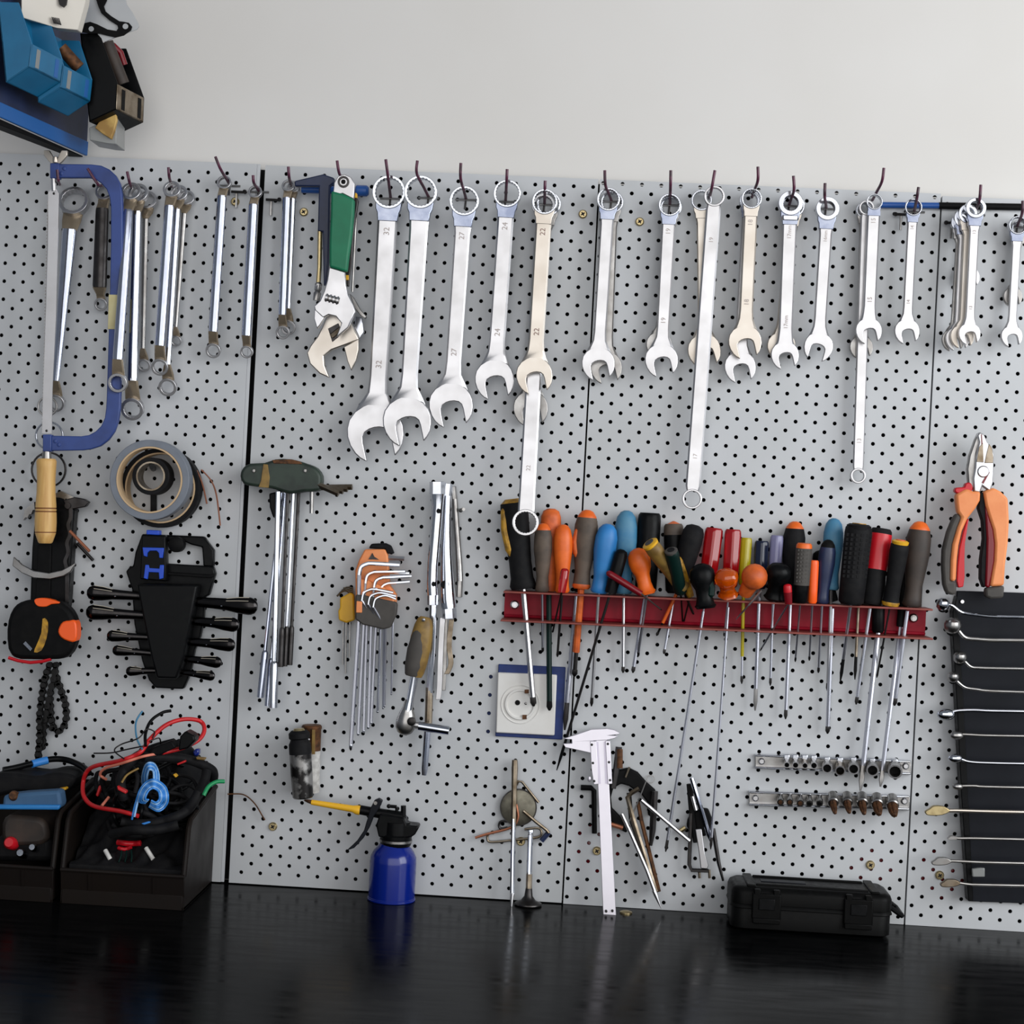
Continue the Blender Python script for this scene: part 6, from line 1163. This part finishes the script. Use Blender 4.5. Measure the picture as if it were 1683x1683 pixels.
blk([(20, 780), (150, 770), (260, 790), (300, 850), (290, 940), (150, 960), (20, 940)], .06, .14, 'dark_brown_grip', 'leather_lump', 'brown worn lump under the blue cloth', 'lump', .01, 3, lay=False)
for x, y, r, mt, lb in ((125, 1000, 30, 'chrome', 'round bright socket end in the bin beside the cables'), (200, 965, 26, 'chrome', 'tilted bright socket end in the bin beside the cables'), (55, 935, 40, 'red', 'red knob in the bin beside the cables'), (80, 640, 34, 'rust', 'brown-red knob on the blue cloth')):
    mb = MB(); c = W(*b10(x, y), .152); mb.lathe(c+V((0, .02, -.006)), c, [(0, r/3.825*PM(.15)), (.8, r/3.825*PM(.15)), (1, r/3.825*PM(.15)*.7)], 16); solo('round_fitting', lb, 'fitting', mb, mt)
blk([(-40, 900), (320, 900), (330, 1060), (-40, 1060)], .02, .135, 'rubber', 'bin_filling', 'dark packed parts at the bottom of the bin beside the cables', 'parts', .008, lay=False)

# ------------------------------------------------------------ wall rack with small bins, top left
r5 = lambda x, y: (60+x/6.01, y/6.01)
def W3(x, y, d): return W(*r5(x, y), d)
WV = W3(1065, 968, .030)-W3(800, 830, .096)      # one bin width along the rack
t = Th('bin_rack', 'blue louvred bin rack standing out from the wall above the hacksaw', 'bin rack', W3(505, 1540, .002))
mb = MB(); a, b, c, e = W3(515, 1400, .002), W3(505, 1540, .002), W3(75, 1348, .110), W3(80, 1208, .110); k2 = (c-b)*1.0
mb.prism([a, b, c+k2, e+k2], (-.004, .001, 0)); t.p('bottom_rail', mb, 'rack_blue', .001)
up_ = (W3(515, 0, .002)-W3(515, 1400, .002)); up_.x = 0; up_.y = 0; up_ = up_*1.25
mb = MB(); o_ = V((-.002, .0, 0)); mb.prism([a+o_, e+k2+o_, e+k2+up_+o_, a+up_+o_], (-.003, 0, 0)); t.p('louvre_panel', mb, 'navy')
mb = MB(); mb.prism([b+V((-.006, 0, 0)), c+k2+V((-.006, 0, 0)), c+k2+V((-.006, 0, -.008)), b+V((-.006, 0, -.002))], (-.02, 0, 0)); t.p('lower_dark_strip', mb, 'matte_black', .001)  # dark strip below the bottom rail
def rack_bin(npx, d, mat, label, fmat=None, slots=True, wv=None, near=None):
    """npx: near-side outline in crop pixels: front top, front bottom, back bottom, back top, slope start"""
    pts = [W3(x, y, d) for x, y in npx] if near is None else near; wv = wv or WV; wn = wv.normalized(); A_, D_, G_, H_, T_ = pts
    t = Th('small_parts_bin', label, 'storage bin', G_, 'small bins on the wall rack')
    mb = MB(); mb.prism(pts, wn*.002); t.p('near_side', mb, mat, .0005)
    mb = MB(); mb.prism([p+wv for p in pts], -wn*.002); t.p('far_side', mb, mat, .0005)
    nf = (A_-G_); nf = (D_-G_).normalized()*-.002
    mb = MB(); mb.prism([A_, D_, D_+wv, A_+wv], nf); t.p('front', mb, fmat or mat, .0004)
    mb = MB(); mb.prism([D_, G_, G_+wv, D_+wv], (A_-D_).normalized()*.002); t.p('bottom', mb, mat, .0004)
    mb = MB(); mb.prism([G_, H_, H_+wv, G_+wv], -nf); t.p('back', mb, mat, .0004)
    if slots:
        for f in (.17, .77):
            p0 = A_.lerp(D_, .12)+wv*f; p1 = A_.lerp(D_, .92)+wv*f; q = wv*.11; of = -nf*.3
            mb = MB(); mb.prism([p0+of, p1+of, p1+q+of, p0+q+of], nf*.5); t.p('label_slot', mb, 'matte_black' if fmat else 'clear_plastic' if f < .5 else 'rack_blue')
    return t
BLK = [(800, 830), (790, 1080), (520, 1205), (430, 330), (620, 330)]
rack_bin(BLK, .096, 'black_plastic', 'black small-parts bin with a pale label front', fmat='aged')
TEAL = [(265, 642), (240, 862), (15, 1012), (-60, 240), (135, 246)]
rack_bin(TEAL, .170, 'bin_teal', 'teal small-parts bin next to the black one')
rack_bin(TEAL, .170, 'bin_teal', 'teal small-parts bin cut off at the edge of the rack', near=[W3(x, y, .170)-WV*1.02+V((0, 0, .006)) for x, y in TEAL])
mb = MB(); mb.tube([W3(700, 430, .07), W3(760, 450, .065), W3(830, 520, .06), W3(870, 640, .055)], .004, 10); solo('red_lead', 'red lead lying in the black small-parts bin', 'cable', mb, 'dark_red')
mb = MB(); mb.tube([W3(690, 420, .075), W3(760, 600, .07), W3(850, 830, .062)], .009, 12); solo('brown_roll', 'brown cardboard roll in the black small-parts bin', 'roll', mb, 'dark_brown_grip')
mb = MB(); mb.tube([W3(240, 470, .14), W3(320, 560, .135), W3(420, 670, .13)], .008, 12); solo('brown_part', 'brown metal part lying in the teal bin', 'part', mb, 'rust')
t = Th('clear_tray', 'clear plastic tray with a golden bag below the black bin', 'tray', W3(660, 1420, .03))
def under_bin(p):                                # keep below the sloping floor of the black bin
    p = V(p); p.z = min(p.z, 1.9031+(p.x+.6262)*.51-.0008); return p
mb = MB(); mb.prism([under_bin(W3(x, y, .078)) for x, y in ((528, 1100), (650, 1040), (795, 1000), (788, 1425), (700, 1418), (524, 1385))], (0, .042, 0)); t.p('body', mb, 'clear_plastic', .001)
mb = MB(); mb.prism([under_bin(W3(x, y, .084)) for x, y in ((575, 1262), (620, 1180), (690, 1100), (785, 1060), (792, 1180), (765, 1290), (735, 1372), (650, 1320))], (0, .007, 0)); t.p('golden_bag', mb, 'paper_gold', .001)
t = Th('carton', 'white printed cardboard carton on top of the rack', 'carton', W3(300, 290, .15))
mb = MB(); mb.prism([W3(-150, -120, .20), W3(500, -120, .155), W3(482, 20, .155), W3(408, 296, .155), W3(200, 275, .17), W3(120, 250, .175), W3(-150, 170, .20)], (-.004, .03, .004)); t.p('box', mb, 'carton', .001)
for k in range(5):
    x = 148+k*16; mb = MB(); mb.prism([W3(x, 165+k*3, .181-k*.001), W3(x+8, 167+k*3, .181-k*.001), W3(x+30, 225+k*4, .180-k*.001), W3(x+20, 230+k*4, .180-k*.001)], (0, .002, 0)); t.p('print', mb, 'ink_dark')
mb = MB(); mb.prism([W3(x, y, .178) for x, y in ((212, -20), (300, -20), (290, 40), (262, 68), (225, 45))], (0, .004, 0)); t.p('print', mb, 'ink_dark')
t = Th('gasket_pack', 'black engine gasket in a clear wrapper beside the carton', 'gasket', W3(700, 410, .10))
mb = MB(); mb.prism([W3(x, y, .100) for x, y in ((470, -120), (860, -120), (890, 40), (940, 110), (1005, 230), (1012, 262), (990, 290), (800, 360), (670, 412), (600, 330), (420, 300), (480, 20))], (0, .002, 0)); t.p('wrapper', mb, 'wrap')
GK = ((570, -100), (590, 0), (610, 60), (640, 130), (720, 200), (800, 250), (806, 280), (790, 305), (700, 290), (600, 240), (530, 215), (470, 230), (430, 270), (420, 310), (520, 330), (620, 330), (700, 350), (780, 368), (860, 348), (930, 298), (942, 260), (912, 225), (860, 214), (820, 210), (740, 160), (680, 110), (664, 60), (690, 10), (720, -100))
mb = MB(); mb.prism([W3(x, y, .103) for x, y in GK], (0, .002, 0)); gk = t.p('gasket', mb, 'matte_black')
for x, y, r in ((878, 260, 28), (540, 285, 26)):
    mb = MB(); mb.lathe(*LN(*r5(x, y), .102, .1036), [(0, r/6.01*PM(.1)), (1, r/6.01*PM(.1))], 18); t.p('bolt_hole', mb, 'wrap', par=gk)
